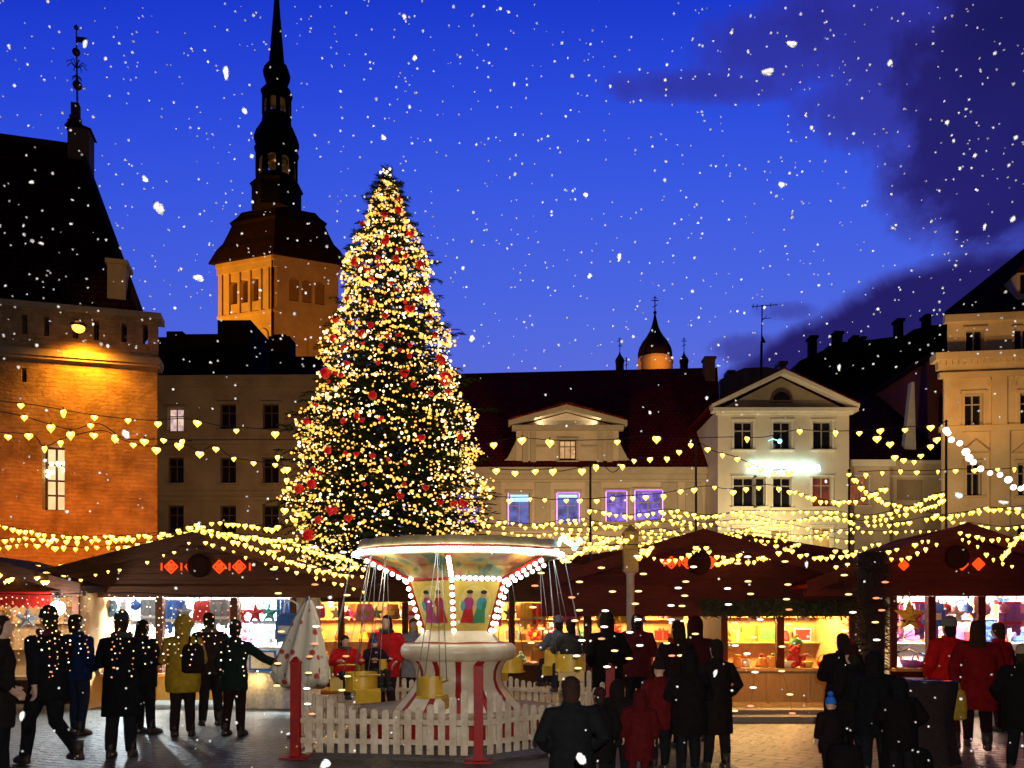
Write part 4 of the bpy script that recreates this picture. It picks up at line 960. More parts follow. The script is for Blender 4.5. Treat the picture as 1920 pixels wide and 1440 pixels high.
# rear row behind the carousel
hE, iE = hut('market_hut', 'long low hut behind the carousel with a warm lit toy display', 500, 1330, 19.5, 1112, (915, 1040), 1242, 1.8, WOOD, HUTWARM, WOOD, (), (640, 760, 960, 1100, 1200), None, None, .22, LAMPY, 210, (1, .62, .24), 5, .3, 530, 1300)
hF, iF = hut('market_hut', 'dark roofed hut in the back row, between the spruce and the red hut', 1020, 1700, 22.5, 1062, (1375, 1010), 1200, 2.0, WOODR, HUTWARM, WOODR, (), (), None, None, .3, LAMPY, 20, WARM, 2, .3)
for px in (290, 350, 415, 480): lamp('added_counter_fill', 'POINT', P(px, 1270, 15.45), 7, (1, .62, .16), .1)  # fill lights added to brighten the wide hut's counter front, no fixture there
# fir boughs along the dark hut's eave and the clad corner post
NEEDLE_D = pm('dark_fir_fringe', (.030,.038,.018), (.014,.018,.010), 2, .85)
def fir_fringe(name, label, pts, drop, n, seed, back=.25):
    q = random.Random(seed); m = MB()
    for k in range(n):
        t = q.random()*(len(pts)-1); i = int(t); p = Vector(pts[i]).lerp(Vector(pts[i+1]), t-i)+Vector((q.uniform(-.05,.05), q.uniform(-back, .05), q.uniform(-drop*.35, drop*.75)))
        d = Vector((q.uniform(-.7,.7), q.uniform(-.7,.1), q.uniform(-1,-.15))).normalized(); ln = q.uniform(.5, 1)*drop
        for j in range(7):
            b = p+d*ln*j/7; e = (d*.7+Vector((q.uniform(-1,1), q.uniform(-.8,.5), q.uniform(-.6,.5)))).normalized()*q.uniform(.07,.13); wv = e.cross(Vector((q.uniform(-1,1), 1, q.uniform(-1,1)))).normalized()*.011
            m.add([b-wv, b+wv, b+e], [(0,1,2)], False)
    m.tube([Vector(p)+Vector((0,.02,.08)) for p in pts], .05, 6)
    return tag(m.build(name, NEEDLE_D, None, pts[0]), label, 'fir garland')
fir_fringe('fir_garland', 'shaggy dark fir garland hung along the eave of the warm lit middle hut', [P(x, 1138+(3 if i % 2 else -2), 15.35) for i, x in enumerate((1318, 1380, 1450, 1520, 1600, 1660))], .22, 900, 3)
tp = thing('fir_clad_post', 'thick dark post clad in fir twigs between the middle hut and the red hut', 'post', P(1634, HOR, 14.2)-Vector((0,0,CZ)))
m = MB(); q = random.Random(8); bx, by = PX(1634, 14.2), 14.2
m.tube([(bx, by, 0), (bx, by, 1.4), (bx, by, 2.9)], [.20, .22, .24], 12); m.build('post', pm('black_post', (.02,.012,.010), None, 6, .9, .4), tp)
m = MB()
for k in range(900):
    a = q.uniform(0, 6.28); zz = q.uniform(.3, 2.9); p = Vector((bx+.23*math.cos(a), by+.23*math.sin(a), zz)); d = Vector((math.cos(a)*.8, math.sin(a)*.8, q.uniform(-1.2,.4))).normalized()*q.uniform(.08,.2); wv = d.cross(Vector((q.uniform(-1,1),q.uniform(-1,1),1))).normalized()*.012
    m.add([p-wv, p+wv, p+d], [(0,1,2)], False)
m.build('fir_twigs', NEEDLE_D, tp)
m = MB()
for k in range(26):
    a = q.choice((q.uniform(-.6,.6), q.uniform(2.5,3.6))); zz = q.uniform(1.1, 2.1); p = Vector((bx, by-.1, zz)); d = Vector((math.cos(a), -.2, q.uniform(-.2,.5))); l = q.uniform(.4,.85)
    mid = p+d*l*.6+Vector((0,0,q.uniform(-.1,.1))); m.tube([p, mid, p+d*l], [.012,.008,.004], 4)
    for s_ in (-1,1): m.tube([mid, mid+d*l*.3+Vector((0,0,s_*.16))], [.006,.003], 4)
m.build('bare_twigs', BARK, tp)

# ------------------------------------------------------------------ goods on the stalls
GC = {'white':(.82,.80,.76), 'red':(.62,.03,.03), 'blue':(.05,.16,.55), 'sky blue':(.25,.50,.75), 'pink':(.80,.25,.42), 'yellow':(.80,.58,.05), 'green':(.10,.34,.10), 'brown':(.26,.13,.06), 'orange':(.78,.30,.05), 'purple':(.38,.14,.52), 'grey':(.30,.30,.31), 'teal':(.10,.45,.45), 'cream':(.80,.72,.55), 'magenta':(.70,.06,.35), 'black':(.03,.03,.03)}
def good_mesh(kind, c, q):
    m = MB()
    if kind == 'gift_box':
        a, b, h = .15, .12, q.uniform(.16,.26); m.box((-a,-b,0), (a,b,h)); m.box((-a-.012,-b-.012,h+.001), (a+.012,b+.012,h+.05)); m.mi = 1; m.box((-.02,-b-.016,0), (.02,b+.016,h+.056)); m.ball((-.05,0,h+.08), .04, 8, 5); m.ball((.05,0,h+.08), .04, 8, 5)
    elif kind == 'scarf':
        for i in range(5):
            x = -.16+.08*i; ln = .55+.08*math.sin(i*2.1); m.prism([(x,-.02-.02*(i%2),0), (x+.075,-.03+.02*(i%2),0), (x+.08,-.02,-ln), (x,-.01-.02*(i%2),-ln-.03)], (0,.03,0))
        m.mi = 1; m.box((-.17,-.04,-.42), (.25,-.035,-.36)); m.tube([(-.2,.0,.01),(.26,.0,.01)], .02, 6)
    elif kind == 'hanging_bag':
        m.loft([[Vector((w_*math.cos(t)*1.0, d_*math.sin(t), z_)) for t in [2*math.pi*k/14 for k in range(14)]] for w_, d_, z_ in ((.20,.07,-.42),(.24,.11,-.36),(.23,.10,-.15),(.19,.05,-.02),(.18,.02,0))]); m.mi = 1; m.tube([(-.12,0,-.02),(-.09,0,.14),(0,0,.19),(.09,0,.14),(.12,0,-.02)], .014, 6); m.box((-.15,-.125,-.30), (.15,-.112,-.18))
    elif kind == 'toy_bear':
        m.ball((0,0,.13), .13, 12, 8, .9, .8, 1.0); m.ball((0,-.02,.31), .095, 12, 8)
        for s_ in (-1,1): m.ball((s_*.075,0,.39), .035, 8, 6); m.ball((s_*.13,-.06,.17), .05, 8, 6, 1,1,1.3); m.ball((s_*.08,-.13,.05), .055, 8, 6, 1,1.4,1)
        m.mi = 1; m.ball((0,-.10,.29), .04, 8, 6); m.ball((0,-.10,.14), .06, 8, 6, 1,.5,1)
    elif kind == 'glass_jar':
        m.lathe([(.02,0),(.085,.005),(.095,.03),(.095,.17),(.06,.21),(.06,.23)], n=14); m.mi = 1; m.lathe([(.068,.23),(.07,.27),(.02,.28)], n=14)
    elif kind == 'paper_star':
        o = []
        for k in range(10): r = .24 if k % 2 == 0 else .10; o.append(Vector((r*math.sin(k*math.pi/5), 0, r*math.cos(k*math.pi/5)-.26)))
        b = len(m.v); m.add(o+[Vector((0,-.07,-.26)), Vector((0,.07,-.26))], [(k, (k+1) % 10, 10) for k in range(10)]+[((k+1) % 10, k, 11) for k in range(10)], False); m.mi = 1; m.tube([(0,0,-.03),(0,0,.06)], .006, 4)
    elif kind == 'framed_picture':
        m.box((-.20,-.015,0), (.20,.015,.30)); m.mi = 1; m.box((-.17,-.022,.03), (.17,-.016,.27))
    elif kind == 'ornament_ball':
        m.ball((0,0,-.12), .11, 14, 9); m.mi = 1; m.tube([(0,0,-.02),(0,0,.03)], .03, 8); m.tube([(0,0,.02),(0,0,.12)], .005, 4)
    elif kind == 'knitted_hat':
        m.lathe([(.115,0),(.125,.03),(.12,.06),(.115,.065),(.10,.14),(.06,.19),(.01,.205)], n=14); m.mi = 1; m.ball((0,0,.225), .045, 8, 6)
    elif kind == 'wicker_basket':
        m.lathe([(.11,0),(.15,.08),(.16,.13),(.15,.135),(.13,.06),(.02,.04)], n=16); m.mi = 1; m.tube([(-.15,0,.12),(-.12,0,.26),(0,0,.32),(.12,0,.26),(.15,0,.12)], .014, 6)
    return m
seen = {}
def good(kind, colour, where, pos, second='cream', sc_=1.0, rz=0.0, seed=0, cat=None):
    q = random.Random(seed); m = good_mesh(kind, colour, q)
    o = bpy.data.objects.new(kind, m.mesh(kind, mats=[pm('goods_'+colour.replace(' ', '_'), GC[colour], None, 14, .6, .25), pm('goods_'+second.replace(' ', '_'), GC[second], None, 14, .6, .25)]))
    C.objects.link(o); o.location = pos; o.rotation_euler = (0,0,rz); o.scale = (sc_,)*3
    w_ = kind.replace('_', ' '); lab = f'{colour} {w_} with {second} trim {where}'
    tag(o, lab, cat or w_)
    seen.setdefault(lab, []).append(o)
def shelf_goods(I, where, n_back, n_hang, n_top, cols, kinds_h, kinds_s, seed, pxr=None):
    q = random.Random(seed); zz = [I['zc']+(I['ze']-I['zc'])*k+.036 for k in (.28, .62)]
    for i in range(n_back):
        r = i % 2; x = I['x0']+.25+(I['x1']-I['x0']-.5)*((i//2)+.5)/math.ceil(n_back/2)+q.uniform(-.06,.06)
        good(q.choice(kinds_s), q.choice(cols), ('lower shelf of ', 'upper shelf of ')[r]+where, (x, I['Y']+I['D']-.25, zz[r]), q.choice(cols), q.uniform(.85,1.2), q.uniform(-.3,.3), seed*100+i)
    for i in range(n_hang):
        x = I['x0']+.25+(I['x1']-I['x0']-.5)*(i+.5)/n_hang+q.uniform(-.08,.08)
        good(q.choice(kinds_h), q.choice(cols), 'hung in '+where, (x, I['Y']+.20+q.uniform(0,.25), I['ze']-.26), q.choice(cols), q.uniform(.8,1.1), q.uniform(-.5,.5), seed*100+50+i)
    for i in range(n_top):
        x = I['x0']+.25+(I['x1']-I['x0']-.5)*(i+.5)/n_top+q.uniform(-.08,.08)
        good(q.choice(kinds_s), q.choice(cols), 'on counter of '+where, (x, I['Y']+.12+q.uniform(0,.12), I['zc']+.001), q.choice(cols), q.uniform(.8,1.1), q.uniform(-.4,.4), seed*100+80+i)
HANG = ['scarf', 'hanging_bag', 'paper_star', 'ornament_ball']; SHELF = ['gift_box', 'toy_bear', 'glass_jar', 'framed_picture', 'knitted_hat', 'wicker_basket']
shelf_goods(iA, 'the wide hut', 20, 14, 12, ['white','white','sky blue','teal','cream','pink','grey','blue','red'], HANG, SHELF, 21)
shelf_goods(iB, 'the fringed hut', 12, 8, 9, ['red','orange','yellow','cream','white','brown','green'], HANG[2:], SHELF, 22)
shelf_goods(iC, 'the red hut', 22, 16, 12, ['pink','white','purple','magenta','cream','sky blue','red','yellow','blue'], HANG, SHELF, 23)
shelf_goods(iE, 'hut behind the carousel', 34, 26, 18, ['cream','orange','yellow','red','brown','pink','teal','white','magenta','green'], HANG, SHELF, 24)
shelf_goods(iD, 'the valanced hut', 4, 2, 3, ['brown','grey','orange','cream'], HANG[2:], SHELF, 25)
# a few pieces one can pick out in the photograph
good('hanging_bag', 'blue', 'largest bag, right end of the wide hut', P(546, 1150, 15.7), 'white', 1.35, 0, 1)
good('paper_star', 'yellow', 'largest star, left bay of red hut', P(1705, 1118, 14.8), 'orange', 1.4, .2, 2)
good('framed_picture', 'blue', 'right end of the wide hut counter', P(490, 1250, 15.9)+Vector((0,.1,-.08)), 'white', 1.35, 0, 3)
good('ornament_ball', 'green', 'low inside the fringed hut', P(1492, 1193, 15.9), 'yellow', 1.25, 0, 4)
dup_n = {}
ORD = ['first', 'second', 'third', 'fourth', 'fifth', 'sixth', 'seventh', 'eighth', 'ninth']
for lab, os_ in list(seen.items()):
    if len(os_) > 1:
        for i, o in enumerate(sorted(os_, key=lambda o: o.location.x)): o['label'] = ORD[i]+' '+lab
# white drape over the right end of the wide hut's counter
m = MB(); n = 14; ring = []
for j in range(6):
    z_ = PZ(1262+16*j, 15.6); ring.append([Vector((PX(452+8.5*k, 15.6), 15.62-.03*j*.6-.05*math.sin(k*1.5)*(.3+j*.16), z_+.05*math.sin(k*.8)*j*.25)) for k in range(n)])
m.loft(ring, False, True, closed=False); o = tag(m.build('cloth_drape', cloth((.80,.76,.76), 'white_drape_cloth'), None, P(510, 1262, 15.6)), 'white cloth draped over the right end of the cold lit hut counter', 'cloth')
o.modifiers.new('thick', 'SOLIDIFY').thickness = .01
# closed parasol beside the fence
ps = thing('folded_parasol', 'folded white parasol with red flower spots beside the left red fence post', 'parasol', P(566, HOR, 11.6)-Vector((0,0,CZ)))
PARA, nt_, b_ = nodes('white_flowered_canvas')
tcn = nt_.nodes.new('ShaderNodeTexCoord'); vo = nt_.nodes.new('ShaderNodeTexVoronoi'); vo.inputs['Scale'].default_value = 6.5; nt_.links.new(tcn.outputs['Object'], vo.inputs['Vector'])
rp = nt_.nodes.new('ShaderNodeValToRGB'); rp.color_ramp.elements[0].position = .24; rp.color_ramp.elements[0].color = (.50,.05,.04,1); rp.color_ramp.elements[1].position = .33; rp.color_ramp.elements[1].color = (.72,.64,.52,1)
nt_.links.new(vo.outputs['Distance'], rp.inputs[0]); nt_.links.new(rp.outputs[0], b_.inputs['Base Color']); b_.inputs['Roughness'].default_value = .85
m = MB(); X0 = PX(566, 11.6); rg = []
for py, r, dx in ((1125, .03, .10), (1135, .07, .09), (1160, .14, .06), (1200, .22, .02), (1240, .30, -.03), (1262, .33, -.05), (1275, .30, -.02), (1283, .22, .05)):
    rg.append([Vector((X0+dx+(r*(1+.24*math.cos(7*t+py*.004)))*math.cos(t)*1.1, 11.6+r*.8*(1+.24*math.cos(7*t))*math.sin(t), PZ(py+(10*math.sin(3*t) if py > 1250 else 0), 11.6))) for t in [2*math.pi*k/42 for k in range(42)]])
m.loft(rg); m.build('canopy', PARA, ps)
m = MB(); m.tube([(X0+.09, 11.6, PZ(1118, 11.6)), (X0, 11.6, .05)], .024, 8); m.lathe([(.22,0),(.22,.05),(.05,.08),(.04,.3)], (X0, 11.6, 0), 16); m.build('pole', METAL, ps)
# round bar table under a dark cloth, right
bt = thing('bar_table', 'round standing table under a dark cloth with a shining rim, lower right', 'table', P(1733, HOR, 9.4)-Vector((0,0,CZ)))
bx, by = PX(1733, 9.4), 9.4; zt_ = PZ(1274, 9.4)
m = MB(); m.lathe([(.02, zt_), (.355, zt_), (.365, zt_-.012), (.36, zt_-.025)], (bx, by, 0), 36); m.build('table_top', pm('polished_dark_top', (.05,.045,.05), None, 4, .18, 0, metal=.6, spec=.8), bt)
m = MB(); m.loft([[Vector((bx+r*(1+.05*math.cos(9*t)*(1-z_/zt_))*math.cos(t), by+r*(1+.05*math.cos(9*t)*(1-z_/zt_))*math.sin(t), z_)) for t in [2*math.pi*k/54 for k in range(54)]] for r, z_ in ((.345, zt_-.026), (.35, zt_-.1), (.30, .55), (.33, .25), (.38, .02))], False); m.build('tablecloth', cloth((.035,.022,.024), 'dark_table_cloth'), bt)
# street column between carousel and dark hut
cl = thing('market_column', 'pale wooden column with a gilded head, between the carousel and the fir fringed hut', 'column', P(1182, HOR, 15.0)-Vector((0,0,CZ)))
bx = PX(1182, 15.0)
m = MB(); m.lathe([(.14,0),(.14,.2),(.075,.25),(.075,2.55),(.11,2.6)], (bx, 15.0, 0), 14); m.build('shaft', pm('worn_pale_wood', (.42,.36,.30), None, 6, .7, .3), cl)
m = MB(); m.box((bx-.13, 14.87, 2.602), (bx+.13, 15.13, 3.30)); m.lathe([(.20,3.302),(.20,3.36),(.02,3.5)], (bx, 15.0, 0), 4, False, math.pi/4); m.build('head', pm('worn_gilded_wood', (.34,.24,.08), None, 6, .7, .3), cl)
# ------------------------------------------------------------------ children's swing carousel
CXc, CYc = PX(860, 12.3), 12.3
ca = thing('swing_carousel', 'small red and white swing carousel lit by rows of white bulbs', 'carousel', (CXc, CYc, 0))
def ring(r, z, n=48, ph=0.0, f=None): return [Vector((CXc+(r*(f(t) if f else 1))*math.cos(t+ph), CYc+(r*(f(t) if f else 1))*math.sin(t+ph), z)) for t in [2*math.pi*k/n for k in range(n)]]
def striped(prof, n, duty=(2, 1), mats=None, name='striped_base', smooth=True):
    "a turned body with alternating painted stripes"
    m = MB(); N = n*sum(duty); rs = [ring(r, z, N) for r, z in prof]; per = sum(duty)
    vs = [v for r_ in rs for v in r_]; k0 = len(m.v); m.v += vs
    for i in range(len(rs)-1):
        for k in range(N):
            k2 = (k+1) % N; m.f.append([k0+i*N+k, k0+i*N+k2, k0+(i+1)*N+k2, k0+(i+1)*N+k]); m.m.append(0 if k % per < duty[0] else 1); m.sm.append(smooth)
    return m.build(name, mats, ca)
m = MB(); m.loft([ring(1.52, .30), ring(1.52, .36), ring(1.0, .362)]); m.build('deck', pm('deck_boards', (.42,.30,.20), None, 5, .6, .3), ca)
striped([(1.50, .04), (1.50, .30)], 20, (2, 2), [CREAMP, REDP], 'striped_skirt')
m = MB(); m.loft([ring(1.54, .0), ring(1.56, .05), ring(1.50, .055)]); m.build('base_ring', REDP, ca)
striped([(.98, .363), (.92, .42), (.80, .55), (.70, .68), (.655, .80), (.66, .92), (.70, 1.02), (.76, 1.10)], 13, (3, 1), [CREAMP, REDP])
m = MB(); pr = [(.74, 1.08), (.82, 1.10), (.875, 1.15), (.89, 1.22), (.875, 1.29), (.83, 1.335), (.78, 1.345)]
m.loft([ring(r, z, 64) for r, z in pr]); m.build('counter_ring', CREAMP, ca)
m = MB(); m.loft([ring(.79, 1.348, 48), ring(.62, 1.37, 48)], False); m.build('ring_inlay', REDP, ca)
# hexagonal drum, an edge facing the viewer
HX = lambda r, z: [Vector((CXc+r*math.cos(math.radians(-93+60*k)), CYc+r*math.sin(math.radians(-93+60*k)), z)) for k in range(6)]
m = MB(); m.loft([HX(.72, 1.36), HX(.56, 1.53)], True, False); m.build('cushion_panels', CREAMP, ca)
m = MB(); m.loft([HX(.56, 1.535), HX(.80, 2.26)], True, False); m.build('drum', GOLDP, ca)
A0, A1 = HX(.56, 1.535), HX(.80, 2.26)
PC = [pm('painted_pale_yellow', (.80,.68,.22), None, 6, .5), pm('painted_green', (.06,.32,.16), None, 6, .5), pm('painted_red', (.55,.03,.03), None, 6, .5), pm('painted_magenta', (.48,.06,.25), None, 6, .5), pm('painted_blue', (.08,.40,.55), None, 6, .5), pm('painted_dark', (.04,.03,.03), None, 6, .5), SKIN]
qq = random.Random(4)
for k in range(6):
    a, b, c, d = A0[k], A0[(k+1) % 6], A1[(k+1) % 6], A1[k]
    nrm = (b-a).cross(d-a).normalized(); cen = (a+b+c+d)/4
    if nrm.dot(cen-Vector((CXc, CYc, cen.z))) < 0: nrm = -nrm
    def q_(u, v, off=.006): 
        lo = a.lerp(b, u); hi = d.lerp(c, u); return lo.lerp(hi, v)+nrm*off
    m = MB(); n = 20
    def oval(cu, cv, ru, rv, mi, off):
        m.mi = mi; pts = [q_(cu+ru*math.cos(2*math.pi*i/n), cv+rv*math.sin(2*math.pi*i/n), off) for i in range(n)]; m.add(pts, [tuple(range(n))], False)
    # oval medallion with a simple costumed couple in paint
    oval(.5, .50, .38, .42, 0, .006)
    for j in range(2):
        u = .35+.30*j; col = qq.choice((1, 2, 3, 4)); col2 = qq.choice((1, 2, 3, 4))
        m.mi = col; m.add([q_(u-.19, .16, .010), q_(u+.18, .16, .010), q_(u+.09, .52, .010), q_(u-.08, .52, .010)], [(0,1,2,3)], False)
        oval(u, .56, .12, .13, col2, .012); oval(u-.13+.2*j, .50, .05, .10, 1+(col2 % 4), .013); oval(u+.01, .73, .06, .065, 6, .014); oval(u+.01, .785, .07, .04, 5, .016)
    oval(.5, .2, .28, .05, 1, .009)
    m.build('painted_panel', PC, ca)
m = MB()
for k in range(6): m.tube([A0[k]-Vector((0,0,.19)), A0[k], A1[k], A1[k]+Vector((0,0,.06))], .028, 8)
for k in range(6): m.tube([A1[k]+Vector((0,0,.03)), A1[(k+1) % 6]+Vector((0,0,.03))], .022, 8)
m.build('corner_post', REDP, ca)
KY = .66
# canopy: sloping painted underside, light tube, scalloped rounding board
N8 = 16
OC = lambda r, z, n=N8: [Vector((CXc+r*math.cos(2*math.pi*(k+.5)/n), CYc+KY*r*math.sin(2*math.pi*(k+.5)/n), z)) for k in range(n)]
SCEN = nodes('painted_scenery'); mS, ntS, bS = SCEN
tcS = ntS.nodes.new('ShaderNodeTexCoord'); nS = ntS.nodes.new('ShaderNodeTexNoise'); nS.inputs['Scale'].default_value = 3.2; nS.inputs['Detail'].default_value = 3; ntS.links.new(tcS.outputs['Object'], nS.inputs['Vector'])
rS = ntS.nodes.new('ShaderNodeValToRGB'); 
for i, (p, c) in enumerate([(.30,(.02,.10,.16)),(.42,(.08,.14,.10)),(.48,(.28,.22,.06)),(.56,(.26,.14,.06)),(.64,(.20,.05,.04)),(.72,(.04,.12,.18))]):
    e = rS.color_ramp.elements[i] if i < 2 else rS.color_ramp.elements.new(p); e.position = p; e.color = (*c, 1)
ntS.links.new(nS.outputs['Fac'], rS.inputs[0]); ntS.links.new(rS.outputs[0], bS.inputs['Base Color']); bS.inputs['Roughness'].default_value = .5
m = MB(); m.loft([[Vector((v.x, CYc+(v.y-CYc)/KY, v.z)) for v in OC(.74, 2.30)], OC(1.0, 2.50), OC(1.53, 2.655)], False, False); m.build('painted_ceiling', mS, ca)
for k in range(6):
    m = MB(); a = math.radians(-93+60*k); m.tube([A1[k]+Vector((0,0,.04)), Vector((CXc+1.52*math.cos(a), CYc+KY*1.52*math.sin(a), 2.635))], .026, 8)
    m.build('canopy_rib', REDP, ca)
m = MB(); m.loft([OC(1.54, 2.635), OC(1.57, 2.655), OC(1.57, 2.69), OC(1.50, 2.692)], False, False); m.build('rim_band', CREAMP, ca)
m = MB(); R_ = [Vector((CXc+1.60*math.cos(2*math.pi*k/64), CYc+KY*1.60*math.sin(2*math.pi*k/64), 2.69)) for k in range(65)]; m.tube(R_, .032, 8, False); m.build('light_tube', TUBE, ca)
SCA = pm('scroll_painted_board', (.86,.72,.42), (.55,.34,.07), 5.5, .45, .1)
m = MB(); n = 128
sc_ = lambda t: 2.865+.045*abs(math.sin(t*8))+.03*math.cos(t*16)
out = [[Vector((CXc+r*math.cos(2*math.pi*k/n), CYc+KY*r*math.sin(2*math.pi*k/n), z if z else sc_(2*math.pi*k/n))) for k in range(n)] for r, z in ((1.55, 2.77), (1.51, 0), (1.47, 0), (1.50, 2.77))]
m.loft(out+[out[0]], False); m.build('rounding_board', SCA, ca)
m = MB(); m.loft([OC(1.48, 2.80, 32), OC(.8, 2.86, 32), OC(.12, 2.90, 32), OC(.02, 2.91, 32)]); m.build('canopy_top', pm('canopy_canvas', (.60,.10,.06), None, 4, .8, .3), ca)
# bulbs: up the corners, round the cornice, out along the ribs
bl = []
for k in range(6):
    if A0[k].y > CYc+.5: continue
    for i in range(8): t = i/7; p = A0[k].lerp(A1[k], t); o_ = (p-Vector((CXc, CYc, p.z))).normalized(); bl.append(p+o_*.045)
    a = math.radians(-93+60*k)
    for i in range(7): t = (i+.7)/7; p = (A1[k]+Vector((0,0,.04))).lerp(Vector((CXc+1.52*math.cos(a), CYc+KY*1.52*math.sin(a), 2.635)), t); bl.append(p-Vector((0,0,.055)))
for k in range(6):
    p0, p1 = A1[k], A1[(k+1) % 6]
    if (p0.y+p1.y)/2 > CYc+.3: continue
    for i in range(1, 9): p = p0.lerp(p1, i/9); o_ = (p-Vector((CXc, CYc, p.z))).normalized(); bl.append(p+o_*.05+Vector((0,0,.035)))
m0 = MB(); m0.ball((0,0,0), .036, 12, 8); meC = m0.mesh('bulb', mats=[CARB])
for p in bl[:100]: inst('bulb', meC, ca, p-ca.location)
# turquoise bulb cluster on the right rim
m = MB()
for i in range(9): m.ball(P(1047+5*i, 1020-8*math.sin(i*.8)-3*(i % 3), 12.2), .042, 10, 7)
tag(m.build('turquoise_lamps', CYANB, None, P(1066, 1015, 12.2)), 'cluster of turquoise bulbs beside the right rim of the carousel canopy', 'bulb cluster')
# swing seats on chains
def seat_mesh():
    m = MB(); w_, d_ = .20, .17
    m.hexa([(-w_,-d_,0),(w_,-d_,0),(w_,d_,0),(-w_,d_,0),(-w_,-d_,.03),(w_,-d_,.03),(w_,d_,.03),(-w_,d_,.03)])
    m.loft([[Vector((w_*1.05*math.cos(t), d_*1.1*math.sin(t), z_)) for t in [math.pi*(-.15+1.3*i/14) for i in range(15)]] for z_ in (.0, .16, .26)], False, True, closed=False)
    m.loft([[Vector((w_*1.15*math.cos(t), d_*1.2*math.sin(t), z_)) for t in [math.pi*(-.15+1.3*i/14) for i in range(15)]] for z_ in (.0, .16, .262)], False, True, closed=False)
    m.box((-w_,-d_-.015,-.16),(w_,-d_-.001,.0)); m.tube([(-w_,-d_,.22),(w_,-d_,.22)], .014, 6)
    return m.mesh('seat', mats=[YELP])
meS = seat_mesh(); SEATS = []
for ang, zz in ((186, .80), (222, .70), (262, .66), (-8, .92), (24, .95), (62, .8), (100, .8), (148, .8)):
    a = math.radians(ang); p = Vector((CXc+1.72*math.cos(a), CYc+1.72*math.sin(a), zz)); rz = a+math.pi
    o = inst('seat', meS, ca, p-ca.location, rz); SEATS.append((p, rz))
    m = MB(); tp_ = Vector((CXc+1.50*math.cos(a), CYc+KY*1.50*math.sin(a), 2.69)); R3 = Matrix.Rotation(rz, 3, 'Z')
    for sx_ in (-1, 1):
        for sy_ in (-.9, .9): e = p+R3@Vector((sx_*.20, sy_*.17, .24)); m.tube([tp_+R3@Vector((sx_*.12,0,0)), e], .006, 4)
    me = m.mesh('chain', p, [METAL]); oo = bpy.data.objects.new('chain', me); C.objects.link(oo); oo.parent = o
    oo.rotation_euler = (0, 0, -rz)
# ------------------------------------------------------------------ white picket fence with red posts
fe = thing('picket_fence', 'white picket fence with red posts round the carousel', 'fence', (-1.3, 11, 0))
VV = [(-2.635, 9.75), (-.395, 9.45), (1.35, 11.0), (1.45, 13.6), (-.5, 15.0), (-2.5, 14.3)]
for i, (x, y) in enumerate(VV):
    m = MB(); hgt = (1.14, 1.10, 1.0, 1.0, 1.0, 1.0)[i]
    m.box((x-.055, y-.055, .02), (x+.055, y+.055, hgt)); m.lathe([(.085, hgt+.002), (.085, hgt+.03), (.02, hgt+.09)], (x, y, 0), 4, False, math.pi/4); m.box((x-.16, y-.16, 0), (x+.16, y+.16, .019))
    m.build('post', REDP, fe)
for (x0, y0), (x1, y1) in zip(VV, VV[1:]+VV[:1]):
    a, b = Vector((x0,y0,0)), Vector((x1,y1,0)); L_ = (b-a).length; u = (b-a)/L_; nn = Vector((-u.y, u.x, 0)); k = max(4, int((L_-.2)/.135)); m = MB()
    for i in range(k):
        t = (i+.5)/k; c = a+u*(.1+(L_-.2)*t); top = .60+.28*abs(2*t-1)**2.2; w_ = .042
        prof = [(-w_,.07),(w_,.07),(w_,top-.04),(w_*.7,top-.01),(0,top),(-w_*.7,top-.01),(-w_,top-.04)]
        m.prism([c+u*p_[0]+Vector((0,0,p_[1])) for p_ in prof], nn*-.018)
    for z_ in (.18, .42): m.hexa([a+u*.06+nn*.001+Vector((0,0,z_)), b-u*.06+nn*.001+Vector((0,0,z_)), b-u*.06+nn*.03+Vector((0,0,z_)), a+u*.06+nn*.03+Vector((0,0,z_)), a+u*.06+nn*.001+Vector((0,0,z_+.06)), b-u*.06+nn*.001+Vector((0,0,z_+.06)), b-u*.06+nn*.03+Vector((0,0,z_+.06)), a+u*.06+nn*.03+Vector((0,0,z_+.06))])
    m.build('picket_panel', WHITEP, fe)
lamp('carousel_glow', 'POINT', (CXc, CYc-.2, 2.42), 60, (1, .74, .34), .1)
for a_ in (215, 270, 325): lamp('canopy_glow', 'POINT', (CXc+1.25*math.cos(math.radians(a_)), CYc+1.25*math.sin(math.radians(a_)), 2.44), 9, (1, .74, .36), .08)
# ------------------------------------------------------------------ heart lamp garlands over the square
hp2 = hstar(18)
m0 = MB(); m0.loft([[Vector((x*.5*k, y_, z_*.5*k-.5)) for x, z_ in hp2] for k, y_ in ((.30,-.17),(.72,-.14),(1,0),(.72,.14),(.30,.17))], True, True)
m0.mi = 1; m0.ball((0,-.13,-.40), .19, 10, 6, 1, .55, .9); m0.ball((0,.13,-.40), .19, 10, 6, 1, .55, .9)
m0.mi = 2; m0.tube([(0,0,-.12),(0,0,.06)], .06, 6)
meH = m0.mesh('heart_lamp', mats=[HEARTY, HEARTC, CABLE])
m0 = MB(); m0.ball((0,0,-.5), .5, 12, 8); m0.mi = 1; m0.tube([(0,0,-.1),(0,0,.05)], .12, 6); meR = m0.mesh('globe_lamp', mats=[PINKB, CABLE])
q7 = random.Random(77)
def catmull(pts, n=8):
    o = []
    for i in range(len(pts)-1):
        p0, p1, p2, p3 = pts[max(i-1,0)], pts[i], pts[i+1], pts[min(i+2, len(pts)-1)]
        for k in range(n):
            t = k/n; o.append(.5*((2*p1)+(-p0+p2)*t+(2*p0-5*p1+4*p2-p3)*t*t+(-p0+3*p1-3*p2+p3)*t**3))
    return o+[pts[-1]]
